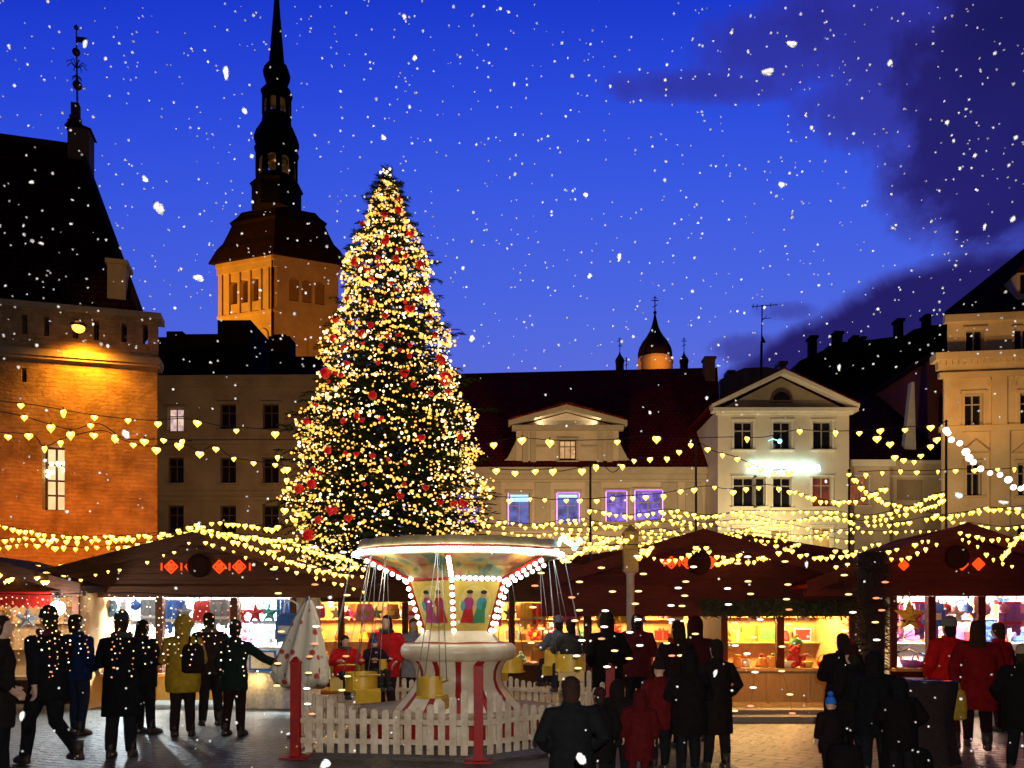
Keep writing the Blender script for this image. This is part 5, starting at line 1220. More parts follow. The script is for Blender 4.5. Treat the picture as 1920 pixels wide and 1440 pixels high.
def garland(label, pix, Y0, Y1, space, size, me=None, grp='heart lamp garlands'):
    n = len(pix); pts = [P(p[0], p[1], Y0+(Y1-Y0)*i/(n-1)) for i, p in enumerate(pix)]
    c = catmull(pts); base = c[0]
    t = thing('light_garland', label, 'light garland', base, grp)
    m = MB(); m.tube([p+Vector((0,0,.05*size/.14)) for p in c], .007 if size > .1 else .005, 4); m.build('cable', CABLE, t)
    st = space*(Y0+Y1)/2/F; acc = st*.4; k = 0
    for a, b in zip(c, c[1:]):
        l = (b-a).length; 
        while acc < l and k < 98:
            p = a.lerp(b, acc/l)
            if q7.random() < .05: acc += st; continue
            inst('lamp', me or meH, t, p-base+Vector((0,0,q7.uniform(-.03,.02)+.5*size)), q7.uniform(-.7,.7), size*1.2*q7.uniform(.72,1.15)); acc += st*q7.uniform(.72, 1.30); k += 1
        acc -= l
    return t
S_ = .118
garland('topmost heart lamp garland crossing in front of the limestone hall to the spruce', [(-50,752),(29,760),(88,768),(155,780),(219,788),(283,793),(348,790),(413,803),(478,808),(548,812)], 12, 13.5, 62, S_)
garland('heart lamp garland dipping before the tall lit hall window', [(-40,772),(34,783),(85,798),(135,810),(186,800),(236,828),(304,828),(360,832)], 11.8, 12.4, 46, S_)
garland('heart lamp garland from the hall window towards the spruce, lowest of the upper left ones', [(-30,815),(58,820),(83,842),(122,826),(190,812),(232,830),(281,841),(337,836),(376,850),(402,840),(435,861),(487,870),(518,873),(540,880)], 12, 13.6, 33, S_*.95)
garland('heart lamp garland hanging straight down beside the left boughs of the spruce', [(516,852),(533,884),(540,914),(545,930),(534,952),(528,975)], 13.6, 13.6, 22, S_*.95)
garland('first low garland across the orange hall wall, highest of three', [(-10,985),(40,995),(90,1003),(145,1009),(200,1008),(255,1006),(310,1000),(372,985)], 20, 16.4, 24, .13)
garland('second low garland across the orange hall wall, between two others', [(-10,1014),(40,1011),(90,1013),(150,1016),(205,1014),(260,1010),(320,1004),(374,990)], 20.4, 16.4, 26, .13)
garland('third low garland across the orange hall wall, nearest the hut gable', [(-10,1030),(40,1022),(90,1024),(150,1030),(205,1027),(260,1022),(320,1010),(374,993)], 19.4, 16.3, 28, .13)
garland('garland rising from the peak of the wide brown hut to the spruce, upper one', [(374,990),(410,982),(440,984),(475,988),(510,992),(535,978),(560,972)], 16.3, 20, 20, .13)
garland('garland from the peak of the wide brown hut to the spruce, lower one', [(376,994),(420,1000),(460,1006),(500,1010),(530,1014),(560,1012)], 16.3, 18, 14, .13)
garland('small lamps edging the left gable slope of the wide brown hut', [(120,1098),(180,1078),(260,1058),(320,1036),(372,1012)], 15.5, 15.5, 26, .075)
garland('small lamps edging the right gable slope of the wide brown hut', [(378,1012),(440,1036),(520,1062),(600,1086),(690,1112)], 15.5, 15.5, 20, .075)
garland('bright yellow garland above the right gable slope of the wide brown hut, inner one', [(392,1000),(440,1014),(490,1034),(540,1052),(590,1070),(625,1072)], 15.2, 14.8, 13, .10)
garland('bright yellow garland above the right gable slope of the wide brown hut, outer one', [(440,1003),(500,1018),(560,1030),(610,1042),(650,1060),(690,1066)], 15.4, 15.2, 12, .10)
garland('yellow garland dropping from the spruce foot behind the carousel canopy', [(520,1010),(560,1022),(600,1038),(640,1044),(672,1060)], 16, 15, 12, .11)
for i, (lb, a) in enumerate((('shortest', [(-6,1080),(18,1066)]), ('second', [(8,1090),(40,1078),(72,1062)]), ('third', [(66,1086),(90,1074),(116,1061)]), ('longest', [(80,1092),(105,1087),(130,1072),(157,1060)]))):
    garland(lb+' slanting garland on the roof of the red valanced hut', a, 14.6, 16.5, 9, .085)
garland('upper garland from the spruce across the white house to the yellow corner house', [(905,840),(922,834),(973,826),(1035,830),(1097,830),(1158,828),(1217,820),(1248,828),(1308,826),(1370,824),(1433,824),(1493,811),(1555,813),(1618,811),(1680,806),(1742,802),(1775,794)], 13, 14.5, 61, S_*1.05)
garland('middle garland rising from the long house cornice to the pole before the white house', [(918,884),(985,886),(1030,884),(1051,888),(1092,880),(1125,874),(1150,890),(1177,868),(1216,862),(1260,856),(1305,834),(1338,850),(1376,860),(1440,885),(1500,880)], 13, 14, 30, S_)
garland('garland level with the violet windows of the long house', [(905,932),(955,936),(995,936),(1028,940),(1066,939),(1102,939),(1138,936),(1174,933),(1210,931),(1243,928),(1278,922),(1325,915),(1360,920),(1392,918),(1437,912),(1480,922)], 15, 15, 33, S_*.9)
garland('swag of heart lamps under the ground floor of the white house, sagging to the annex', [(1476,920),(1495,927),(1528,936),(1555,942),(1588,943),(1620,936),(1640,926),(1662,915)], 15.5, 15.5, 12, .105)
garland('garland falling from the white house corner onto the annex swag', [(1588,886),(1601,896),(1616,915),(1630,925),(1648,938),(1662,948)], 15.3, 15.5, 12, .105)
garland('deep swag between annex and yellow corner house', [(1648,938),(1678,948),(1705,952),(1725,945),(1745,932),(1775,924)], 15.5, 15.5, 11, .105)
garland('second deep swag between annex and yellow corner house, just below the first', [(1724,956),(1742,952),(1755,946),(1764,940),(1772,930)], 15.6, 15.6, 8, .10)
garland('wavy garland hanging before the dark annex roof', [(1636,818),(1653,824),(1671,836),(1672,852),(1693,864),(1723,862),(1728,846),(1743,836),(1762,816),(1773,806)], 14.4, 14.6, 23, S_)
garland('level garland along the annex wall at the right', [(1610,888),(1668,886),(1703,886),(1735,886),(1768,885),(1800,883),(1850,884),(1930,880)], 15, 15, 34, .11)
garland('chain of round pinkish white globes drooping on the yellow corner house', [(1772,798),(1782,822),(1799,832),(1812,846),(1822,862),(1838,878),(1860,887),(1885,893),(1897,908),(1908,920),(1920,912),(1940,900)], 14.5, 14, 14, .10, meR, None)
# the dense canopy of garlands above the stalls on the right, several rows deep
ROWS = [(965, 1100, 1930, 17.5, 'ninth'), (974, 1240, 1700, 18.5, 'eighth'), (984, 930, 1700, 19.5, 'seventh'), (990, 900, 1300, 20, 'sixth'), (995, 1000, 1620, 20.5, 'fifth'), (1001, 1240, 1760, 21, 'fourth'), (1006, 910, 1480, 21.5, 'third'), (1012, 1060, 1600, 22, 'second'), (1019, 1120, 1420, 22.0, 'lowest')]
for i, (py, xa, xb, Y, w_) in enumerate(ROWS):
    k = max(4, int((xb-xa)/75)); pts = []
    for j in range(k+1):
        x = xa+(xb-xa)*j/k; pts.append((x, py-8+(9 if j % 2 else 0)+q7.uniform(-5, 5)))
    garland(w_+' row up in the dense canopy of garlands over the right hand huts', pts, Y, Y, max(14, (xb-xa)/62), .105)
garland('garland climbing at the far right over the red hut roof', [(1660,988),(1720,975),(1780,966),(1850,958),(1930,950)], 18, 18, 18, .11)
garland('lower garland at the far right under the climbing one', [(1780,980),(1830,984),(1880,990),(1930,986)], 18.5, 18.5, 17, .11)
garland('yellow lamps slanting down beside the gilded column head, left', [(1140,1010),(1110,1024),(1080,1040),(1050,1052)], 14.6, 13.6, 9, .10)
garland('yellow lamps slanting down beside the gilded column head, right', [(1195,1046),(1215,1030),(1240,1018),(1280,1006)], 14.6, 16, 9, .10)
garland('yellow lamps slanting on the fir fringed hut roof, left of two', [(1342,1058),(1370,1048),(1400,1034),(1432,1022)], 15.0, 16, 9, .095)
garland('yellow lamps slanting on the fir fringed hut roof, right of two', [(1412,1052),(1440,1044),(1470,1032),(1502,1020)], 15.0, 16, 10, .095)
garland('sparse lamps along the left slope of the far right red hut', [(1560,1066),(1610,1056),(1668,1050),(1705,1046),(1740,1026),(1772,1010)], 14.5, 14.5, 19, .085)
garland('sparse lamps along the right slope of the far right red hut', [(1798,1008),(1826,1018),(1842,1034),(1866,1048),(1900,1062)], 14.5, 14.5, 17, .085)
garland('lamps slanting at the right edge above the red hut', [(1878,1046),(1892,1028),(1905,1012),(1925,998)], 14, 14.6, 8, .095)
for lab, a, Y, sp in (('loose garland hanging in front of the fir fringed roof, nearest the column', [(1200,1030),(1240,1052),(1290,1040),(1330,1022)], 14.4, 13),
  ('loose garland sagging over the fir fringed roof, middle', [(1300,1024),(1360,1046),(1420,1050),(1480,1026)], 14.8, 14),
  ('loose garland sagging over the fir fringed roof, right end', [(1450,1022),(1520,1044),(1590,1040),(1650,1018)], 14.6, 14),
  ('garland tangled above the carousel canopy at its right rim', [(1062,1000),(1090,1020),(1120,1032),(1160,1020),(1190,1004)], 14.8, 10),
  ('loose garland along the roof ridge behind the gilded column head', [(1080,1012),(1140,1026),(1200,1020),(1260,1008)], 17, 11),
  ('loose garland over the right half of the wide brown hut roof', [(500,1030),(560,1056),(620,1074),(680,1084)], 15.0, 14),
  ('thin garland low on the far right red roof', [(1560,1030),(1620,1040),(1690,1030),(1750,1010)], 14.4, 16),
  ('thin garland from the red hut peak to the picture edge', [(1795,1000),(1850,1012),(1900,1010),(1940,1000)], 14.2, 14)):
    garland(lab, a, Y, Y, sp, .095)
for lab, px, py, Y in (('thin dark pole before the violet windows of the long house', 1107, 872, 18.5), ('thin dark pole at the left corner of the white house', 1305, 826, 18.5), ('thin dark pole before the annex, nearest the white house', 1592, 884, 18.8), ('thin dark pole before the yellow corner house', 1774, 792, 17.8)):
    m = MB(); p = P(px, py, Y); m.lathe([(.07,0),(.07,.3),(.035,.32),(.025,p.z),(.04,p.z+.02),(.01,p.z+.06)], (p.x, Y, 0), 8)
    tag(m.build('light_pole', DARKMETAL, None, (p.x, Y, 0)), lab, 'pole', 'poles carrying the garlands')
# ------------------------------------------------------------------ hanging strands of tiny bulbs
def curtain(label, xs, top, Y, ybot, step, kind, seed, cab):
    q = random.Random(seed); t = thing('light_curtain', label, 'light curtain', P(xs[0], top, Y))
    m = MB(); m.tube([P(x, cab+3*math.sin(x*.02), Y) for x in [xs[0]-20+(xs[-1]-xs[0]+40)*i/12 for i in range(13)]], .005, 4); m.build('cable', CABLE, t)
    for x in xs:
        m = MB(); yb = ybot+q.uniform(-60, 25); yt = cab+3*math.sin(x*.02); px = x+q.uniform(-4, 4); py = yt+q.uniform(4, step)
        pts = [P(px, yt, Y)]; jit = 3 if kind == 'dot' else 13
        while py < yb:
            m.mi = q.choice((1,1,1,2,2,3)) if kind == 'dot' else q.choice((3,3,2,2,1)); p = P(px+q.uniform(-jit,jit), py, Y)+Vector((0, q.uniform(-.05,.05), 0)); pts.append(p)
            if kind == 'dot': m.ico(p, q.uniform(.005,.0115))
            else: m.ball(p, .034, 12, 6, 1.2, 1, .36)
            py += step*q.uniform(.6, 1.5)
        m.mi = 0; m.tube(pts, .0016, 3); m.build('strand', [CABLE, ORANGEB, YELB, WHITEB], t)
curtain('dense curtain of orange and white bulb strands at the far left', [-14+11.5*i for i in range(16)], 1110, 8.6, 1262, 11, 'dot', 1, 1112)
curtain('curtain of orange and white bulb strands before the black coated shoppers', [205+12.5*i for i in range(21)], 1112, 8.9, 1252, 13, 'dot', 2, 1114)
curtain('sparse strands of flat white bulbs left of the carousel', [520, 585, 650], 1030, 9.0, 1330, 30, 'disc', 3, 1022)
curtain('sparse strands of flat white and orange bulbs right of the carousel', [1010, 1075, 1140, 1195], 1030, 8.8, 1300, 30, 'disc', 4, 1024)
curtain('sparse strands of flat white and orange bulbs before the fir fringed hut', [1258, 1292, 1375, 1410, 1470], 1035, 9.2, 1345, 32, 'disc', 5, 1030)
curtain('sparse strands of flat bulbs on the fir clad post', [1590, 1640], 1070, 9.2, 1360, 32, 'disc', 6, 1060)
# ------------------------------------------------------------------ people
TMP = []; WS = bpy.data.scenes.new('workshop')
def fuse(mb, voxel, smooth_n=3, name='body', noise=0.0, seed=0):
    "one continuous skin out of overlapping limbs"
    me = mb.mesh(name); o = bpy.data.objects.new('tmp', me); WS.collection.objects.link(o)
    r = o.modifiers.new('r', 'REMESH'); r.mode = 'VOXEL'; r.voxel_size = voxel; r.use_smooth_shade = True
    if smooth_n: s_ = o.modifiers.new('s', 'SMOOTH'); s_.iterations = smooth_n; s_.factor = .5
    out = bpy.data.meshes.new_from_object((WS.view_layers[0].update(), o.evaluated_get(WS.view_layers[0].depsgraph))[1]); out.name = name
    TMP.append(o); TMP.append(me)
    if noise:
        from mathutils import noise as N
        nl = [v.normal.copy() for v in out.vertices]; cl_ = [v.co.copy() for v in out.vertices]
        for v, p, nv in zip(out.vertices, cl_, nl):
            v.co = p+nv*(noise*N.noise(Vector((p.x*6, p.y*6, p.z*3.2+seed)))+noise*.5*N.noise(Vector((p.x*15, p.y*15, p.z*9+seed))))
    for pl in out.polygons: pl.use_smooth = True
    return out
def ell(z, rx, ry, x=0.0, y=0.0, n=20): return [Vector((x+rx*math.cos(2*math.pi*k/n), y+ry*math.sin(2*math.pi*k/n), z)) for k in range(n)]
POSE = {
 'stand': dict(L=[(-.10,.02,.49),(-.11,-.02,.08)], R=[(.10,.03,.49),(.12,.03,.08)], aL=[(-.27,-.03,1.14),(-.25,.07,.90)], aR=[(.27,-.03,1.14),(.25,.07,.90)]),
 'pocket': dict(L=[(-.09,.03,.49),(-.12,.05,.08)], R=[(.10,.0,.49),(.10,-.06,.08)], aL=[(-.30,-.07,1.14),(-.20,.12,.97)], aR=[(.30,-.07,1.14),(.20,.12,.97)]),
 'hold': dict(L=[(-.10,.02,.49),(-.11,.0,.08)], R=[(.09,.04,.49),(.11,.04,.08)], aL=[(-.27,.02,1.13),(-.10,.29,1.16)], aR=[(.27,.02,1.13),(.10,.30,1.14)]),
 'point': dict(L=[(-.10,.02,.49),(-.11,-.02,.08)], R=[(.10,.03,.49),(.12,.03,.08)], aL=[(-.27,-.03,1.14),(-.25,.07,.90)], aR=[(.42,.12,1.20),(.62,.28,1.10)]),
 'walk': dict(L=[(-.10,.20,.52),(-.10,.28,.09)], R=[(.10,.04,.48),(.10,-.36,.16)], aL=[(-.27,-.16,1.16),(-.26,-.16,.91)], aR=[(.27,.10,1.15),(.24,.26,.95)]),
 'sit': dict(L=[(-.11,.40,.90),(-.11,.44,.50)], R=[(.11,.40,.90),(.11,.46,.50)], aL=[(-.29,.08,1.18),(-.22,.30,1.22)], aR=[(.29,.08,1.18),(.22,.30,1.22)]),
}
BODY = {}
def hand(mb, w_, d, side):
    "palm, four curled fingers of different length and a thumb leaving the side of the palm"
    d = d.normalized(); s_ = Vector((0,1,0)) if abs(d.y) < .8 else Vector((side,0,0)); s_ = (s_-d*s_.dot(d)).normalized(); n_ = d.cross(s_)*side
    mb.tube([w_-d*.02, w_+d*.03, w_+d*.085], [.026, .040, .036], 10, squash=(.55, 1) if abs(s_.y) > .5 else (1, .55))
    for i, ln in enumerate((.068, .078, .072, .055)):
        b = w_+d*.082+s_*(.027-.018*i); mb.tube([b-d*.02, b+d*ln*.5+n_*.006, b+d*ln*.85+n_*.024, b+d*ln*.95+n_*.04], [.0098, .0095, .0088, .007], 6)
    b = w_+d*.03+s_*.03; mb.tube([b-s_*.012, b+s_*.022+d*.022, b+s_*.03+d*.055+n_*.01], [.0125, .0115, .009], 6)
def body_mesh(pose):
    if pose in BODY: return BODY[pose]
    p = POSE[pose]; m = MB(); sit = pose == 'sit'
    m.loft([ell(.86,.13,.09), ell(.92,.165,.11), ell(1.0,.15,.10), ell(1.12,.135,.095), ell(1.28,.165,.112), ell(1.38,.175,.10), ell(1.435,.12,.08), ell(1.47,.062,.060), ell(1.53,.054,.056,0,.008), ell(1.57,.052,.058,0,.012)])
    # head: skull, jaw, brow, nose, chin, ears
    m.loft([ell(1.535,.036,.045,0,.045), ell(1.55,.052,.066,0,.034), ell(1.585,.064,.082,0,.022), ell(1.62,.071,.092,0,.012), ell(1.66,.075,.098,0,.004), ell(1.70,.072,.094,0,-.002), ell(1.73,.056,.074,0,-.006), ell(1.748,.028,.038,0,-.006)])
    m.tube([(0,.098,1.652), (0,.112,1.632), (0,.122,1.613), (0,.104,1.603)], [.009,.011,.0145,.010], 8)
    m.tube([(-.05,.088,1.668), (-.02,.10,1.672), (.02,.10,1.672), (.05,.088,1.668)], [.008,.010,.010,.008], 6)
    m.tube([(-.026,.094,1.581), (0,.101,1.583), (.026,.094,1.581)], [.006,.009,.006], 6); m.tube([(-.022,.092,1.571), (0,.099,1.571), (.022,.092,1.571)], [.006,.009,.006], 6)
    m.ball((0,.078,1.548), .024, 8, 6)
    for s_ in (-1, 1): m.tube([(s_*.074,-.005,1.655), (s_*.083,-.014,1.64), (s_*.078,-.004,1.612)], [.012,.015,.009], 6)
    for s_, leg, arm in ((-1, p['L'], p['aL']), (1, p['R'], p['aR'])):
        h = Vector((s_*.09, 0, .90)); k, a = map(Vector, leg)
        m.tube([h+Vector((0,0,.03)), h.lerp(k,.45)+Vector((0,.012,0)), k, k.lerp(a,.35)+Vector((0,-.018,0)), a], [.092,.080,.054,.056,.038], 12)
        m.tube([a+Vector((0,-.055,-.035)), a+Vector((0,.03,-.035)), a+Vector((s_*.01,.12,-.052)), a+Vector((s_*.015,.19,-.062))], [.036,.040,.034,.018], 10)
        sh = Vector((s_*.185, 0, 1.395)); e, w_ = map(Vector, arm)
        m.tube([sh-Vector((s_*.05,0,-.01)), sh, sh.lerp(e,.5), e, e.lerp(w_,.35), w_], [.060,.058,.049,.040,.041,.028], 12)
        hand(m, w_, (w_-e), s_)
    BODY[pose] = fuse(m, .0085, 1, 'person')
    BODY[pose].materials.append(SKIN)
    return BODY[pose]
COATS = {}
def coat_mesh(pose, hem, puff):
    key = (pose, hem, puff)
    if key in COATS: return COATS[key]
    p = POSE[pose]; m = MB(); f = .022 if not puff else .05
    sit = pose == 'sit'
    zs = [(hem, .205+f*(.9-hem)*2.2 if hem < .9 else .19+f, .135+f*(.9-hem)*2.0 if hem < .9 else .13+f)]
    if hem < .7: zs += [((hem+.88)/2, .20+f, .135+f)]
    zs += [(.95,.188+f,.125+f), (1.10,.170+f,.118+f), (1.27,.190+f,.130+f), (1.38,.195+f*.7,.112+f*.7), (1.43,.15+f*.4,.09+f*.4), (1.465,.085,.078), (1.515,.082,.080)]
    m.loft([ell(*z_) for z_ in zs])
    for s_, arm in ((-1, p['aL']), (1, p['aR'])):
        sh = Vector((s_*.185, 0, 1.385)); e, w_ = map(Vector, arm); g_ = .012 if not puff else .030
        m.tube([sh-Vector((s_*.07,0,-.0)), sh, sh.lerp(e,.5), e, e.lerp(w_,.5), w_.lerp(e,.08)], [.07+g_,.072+g_,.060+g_,.054+g_,.050+g_,.040+g_], 14)
    m.lathe([(.090,1.46),(.094,1.50),(.084,1.515)], n=18)
    COATS[key] = fuse(m, .014, 3, 'coat', .010 if not puff else .014, hash_(key))
    return COATS[key]
def hash_(k): return sum(ord(c) for c in str(k)) % 97
TROU = {}
def trouser_mesh(pose):
    if pose in TROU: return TROU[pose]
    p = POSE[pose]; m = MB(); m.loft([ell(.84,.13,.10), ell(.90,.182,.128), ell(1.02,.168,.115)])
    for s_, leg in ((-1, p['L']), (1, p['R'])):
        h = Vector((s_*.088, 0, .89)); k, a = map(Vector, leg)
        m.tube([h+Vector((0,0,.04)), h.lerp(k,.5)+Vector((0,.01,0)), k, k.lerp(a,.5)+Vector((0,-.012,0)), a+(a-k).normalized()*.0], [.108,.098,.076,.072,.062], 14)
    TROU[pose] = fuse(m, .013, 2, 'trousers', .009, 3)
    return TROU[pose]
def with_mat(me, mat_):
    c = me.copy(); c.materials.clear(); c.materials.append(mat_); return c
def boot_mesh(a, s_, mat_):
    m = MB(); a = Vector(a)
    m.tube([a+Vector((0,-.005,.14)), a+Vector((0,-.01,.05)), a+Vector((0,-.012,-.02))], [.060,.054,.050], 12)
    m.loft([[a+Vector((s_*.006+w_*math.cos(t), y_+d_*math.sin(t), z_)) for t in [2*math.pi*k/16 for k in range(16)]] for z_, w_, d_, y_ in ((-.078,.050,.145,.055), (-.045,.052,.148,.055), (-.015,.047,.12,.04), (.02,.042,.075,.005))])
    return m.mesh('boot', mats=[mat_])
BLACKC = (.012,.011,.012)
nperson = [0]
def person(label, px, Y, H, face, pose='stand', coat=BLACKC, hem=.78, puff=False, legs=(.014,.014,.017), head='hair', headc=(.03,.018,.012), z0=0.0, scarf=None, hood_fur=None):
    s_ = H/1.75; nperson[0] += 1
    o = bpy.data.objects.new('person', body_mesh(pose)); C.objects.link(o); tag(o, label, 'person')
    o.location = (PX(px, Y), Y, z0); o.rotation_euler = (math.radians((nperson[0]*37 % 7-3)*.9), math.radians((nperson[0]*53 % 5-2)*.7), math.radians(face)); o.scale = (s_*(1 if H > 1.35 else 1.12), s_*(1 if H > 1.35 else 1.12), s_)
    def part(name, me): q = bpy.data.objects.new(name, me); C.objects.link(q); q.parent = o; return q
    part('coat', with_mat(coat_mesh(pose, hem, puff), cloth(coat))); part('trousers', with_mat(trouser_mesh(pose), cloth(legs)))
    BT = pm('boot_leather', (.03,.02,.015), None, 12, .5, .2)
    for sg, leg in ((-1, POSE[pose]['L']), (1, POSE[pose]['R'])): part('boot', boot_mesh(leg[1], sg, BT))
    HC = cloth(headc)
    m = MB()
    if head == 'hair':
        m.loft([ell(1.50,.060,.040,0,-.062), ell(1.55,.078,.064,0,-.040), ell(1.60,.084,.084,0,-.022), ell(1.66,.086,.098,0,-.012), ell(1.71,.080,.096,0,-.002), ell(1.745,.062,.078,0,-.004), ell(1.768,.028,.036,0,-.006)]); part('hair', with_mat(fuse(m, .010, 1, 'hair', .013, nperson[0]), HC))
    elif head == 'long_hair':
        m.loft([ell(1.34,.085,.035,0,-.10), ell(1.44,.10,.052,0,-.082), ell(1.54,.092,.070,0,-.045), ell(1.62,.090,.092,0,-.018), ell(1.70,.084,.098,0,-.004), ell(1.745,.064,.080,0,-.004), ell(1.77,.028,.036,0,-.006)]); part('hair', with_mat(fuse(m, .010, 1, 'hair', .014, nperson[0]), HC))
    elif head == 'beanie':
        m.loft([ell(1.648,.092,.112,0,-.004), ell(1.675,.094,.114,0,-.004), ell(1.69,.088,.108,0,-.004), ell(1.735,.080,.098,0,-.006), ell(1.775,.056,.068,0,-.008), ell(1.795,.022,.026,0,-.008)]); part('beanie', m.mesh('beanie', mats=[HC]))
        h2 = MB(); h2.loft([ell(1.50,.058,.036,0,-.06), ell(1.58,.078,.07,0,-.03), ell(1.65,.080,.092,0,-.012)]); part('hair', h2.mesh('hair', mats=[cloth((.03,.02,.014))]))
    elif head == 'pompom':
        m.loft([ell(1.628,.094,.112,0,-.004), ell(1.665,.098,.116,0,-.004), ell(1.685,.088,.106,0,-.004), ell(1.735,.078,.096,0,-.006), ell(1.775,.054,.066,0,-.008), ell(1.80,.02,.024,0,-.008)]); m.ball((0,-.008,1.84), .055, 12, 8); part('pompom_hat', m.mesh('pompom_hat', mats=[HC]))
    elif head == 'hood':
        m.loft([ell(1.42,.12,.085,0,-.03), ell(1.50,.112,.098,0,-.03), ell(1.58,.112,.112,0,-.022), ell(1.66,.114,.122,0,-.016), ell(1.73,.10,.108,0,-.014), ell(1.785,.064,.072,0,-.016), ell(1.805,.02,.024,0,-.016)]); part('hood', with_mat(fuse(m, .012, 2, 'hood', .008, 7), HC))
        if hood_fur:
            f = MB(); q = random.Random(3)
            for k in range(260):
                t = math.pi*(-.25+1.5*k/260); c = Vector((.108*math.cos(t), .075, 1.645+.118*math.sin(t))); d = Vector((math.cos(t)*q.uniform(.3,1), q.uniform(-.6,1), math.sin(t)*q.uniform(.3,1))).normalized()*q.uniform(.04,.07); wv = d.cross(Vector((q.random(),q.random(),q.random()))).normalized()*.008
                f.add([c-wv, c+wv, c+d], [(0,1,2)], False)
            f.tube([(.108*math.cos(t), .07, 1.645+.118*math.sin(t)) for t in [math.pi*(-.25+1.5*k/20) for k in range(21)]], .022, 8); part('fur_trim', f.mesh('fur_trim', mats=[cloth(hood_fur)]))
    if scarf:
        m = MB(); m.tube([(.092*math.cos(t), .088*math.sin(t)+.004, 1.485+.012*math.sin(3*t)) for t in [2*math.pi*k/24 for k in range(25)]], .036, 8, False); part('scarf', m.mesh('scarf', mats=[cloth(scarf)]))
    return o
# shoppers on the left
person('person in a long black coat cut by the left edge of the picture', -4, 8.4, 1.70, -60, 'pocket', (.016,.013,.012), .55, False, head='hair')
person('person in black walking to the left in front of the bulb curtain', 92, 9.2, 1.80, 62, 'walk', (.010,.010,.013), .74, False, head='beanie', headc=(.02,.02,.024), scarf=(.10,.02,.02))
person('person in a navy jacket standing behind the walker in black', 148, 11.8, 1.76, -20, 'pocket', (.012,.024,.085), .80, True, (.02,.025,.05), 'hair')
person('tall person in a long black coat, back turned, before the white lit hut', 226, 9.75, 1.76, 10, 'hold', (.009,.009,.011), .50, False, head='beanie', headc=(.03,.03,.045), scarf=(.05,.05,.055))
person('shorter person in a black jacket close behind the tall black coat', 271, 11.9, 1.68, -25, 'hold', (.014,.012,.014), .72, True, head='long_hair', headc=(.02,.013,.01))
person('person in a mustard yellow parka with a fur edged hood', 342, 11.6, 1.72, 12, 'hold', (.50,.30,.025), .66, True, (.03,.018,.02), 'hood', (.46,.28,.03), hood_fur=(.52,.34,.06))
person('tall person in a dark brown jacket beside the yellow parka', 396, 12.9, 1.80, 30, 'pocket', (.035,.020,.018), .78, True, (.02,.016,.016), 'hair', (.035,.020,.012), scarf=(.12,.10,.07))
person('person in a dark green jacket reaching an arm towards the counter', 436, 11.7, 1.66, -10, 'point', (.018,.028,.024), .70, False, (.030,.014,.014), 'beanie', (.03,.03,.032))
# around the carousel
person('woman in a red jacket with a dark scarf standing behind the yellow seats', 724, 13.6, 1.78, 170, 'pocket', (.55,.015,.018), .72, True, (.03,.02,.02), 'long_hair', (.035,.02,.014), scarf=(.05,.055,.04))
person('blurred person in a grey coat behind the woman in red', 772, 15.6, 1.74, 190, 'stand', (.26,.25,.27), .60, False, head='long_hair', headc=(.10,.06,.04))
def rider(label, si, H, coat, head, hc, rz=None, puff=True, scarf=None):
    p, r = SEATS[si]; s_ = H/1.75
    o = person(label, 960, 10, H, 0, 'sit', coat, .88, puff, (.03,.03,.04), head, hc, scarf=scarf)
    o.location = (p.x, p.y, p.z-.86*s_+.03); o.rotation_euler = (0,0,r+math.pi/2 if rz is None else rz)
    return o
rider('child in a red jacket sitting in the left swing seat', 0, 1.22, (.58,.014,.018), 'hair', (.03,.022,.018), -2.6, scarf=(.08,.08,.06))
rider('child in dark clothes and a blue hat on the swing seat beside the parasol', 7, 1.12, (.03,.012,.018), 'pompom', (.02,.07,.16), -2.4)
rider('rider in a dark grey jacket on the right swing seat', 3, 1.48, (.05,.045,.045), 'hair', (.02,.015,.012), .35, False)
rider('rider in a grey blue jacket on the swing seat behind the dark one', 4, 1.50, (.10,.12,.16), 'beanie', (.12,.13,.17), .5, False)
# right of the carousel
person('person in a black coat with a fur edged hood, right of the carousel', 1143, 12.6, 1.78, 5, 'pocket', (.012,.009,.010), .60, True, head='hood', headc=(.02,.015,.013), hood_fur=(.30,.20,.10))
person('person in a dark wine red jacket beside the fur hooded black coat', 1192, 13.3, 1.80, -15, 'hold', (.10,.014,.018), .74, True, head='hair', headc=(.03,.016,.012))
person('child in a black jacket, back turned, nearest of all, before the fence', 1072, 5.9, 1.22, 4, 'pocket', (.010,.008,.010), .62, False, head='hair', headc=(.028,.014,.010))
person('child in a dark red jacket in the dark middle of the crowd', 1236, 8.9, 1.20, 20, 'stand', (.13,.010,.012), .66, True, head='pompom', headc=(.025,.012,.016))
person('child in black left of the child in dark red', 1158, 8.3, 1.02, -12, 'stand', (.016,.010,.012), .62, True, head='hood', headc=(.016,.010,.012))
person('person in a long dark coat standing at the left end of the fir fringed hut', 1345, 9.0, 1.44, 8, 'pocket', (.016,.010,.010), .48, False, head='hair', headc=(.02,.012,.010))
person('crouched child in black with a bright blue pompom hat', 1560, 8.2, .86, 15, 'stand', (.018,.010,.012), .60, True, head='pompom', headc=(.03,.20,.80))
person('person in a black jacket bending over, left of the round table', 1642, 8.5, 1.30, -20, 'hold', (.010,.008,.009), .60, True, head='hood', headc=(.012,.009,.010))
person('person in a bright red coat and grey beanie before the red hut', 1772, 10.6, 1.70, 6, 'pocket', (.60,.012,.012), .52, True, (.06,.010,.012), 'beanie', (.20,.17,.14))
person('person in a dark red coat with brown hair walking beside the bright red coat', 1832, 10.3, 1.66, -28, 'walk', (.22,.008,.010), .56, True, (.025,.010,.012), 'long_hair', (.05,.022,.012))
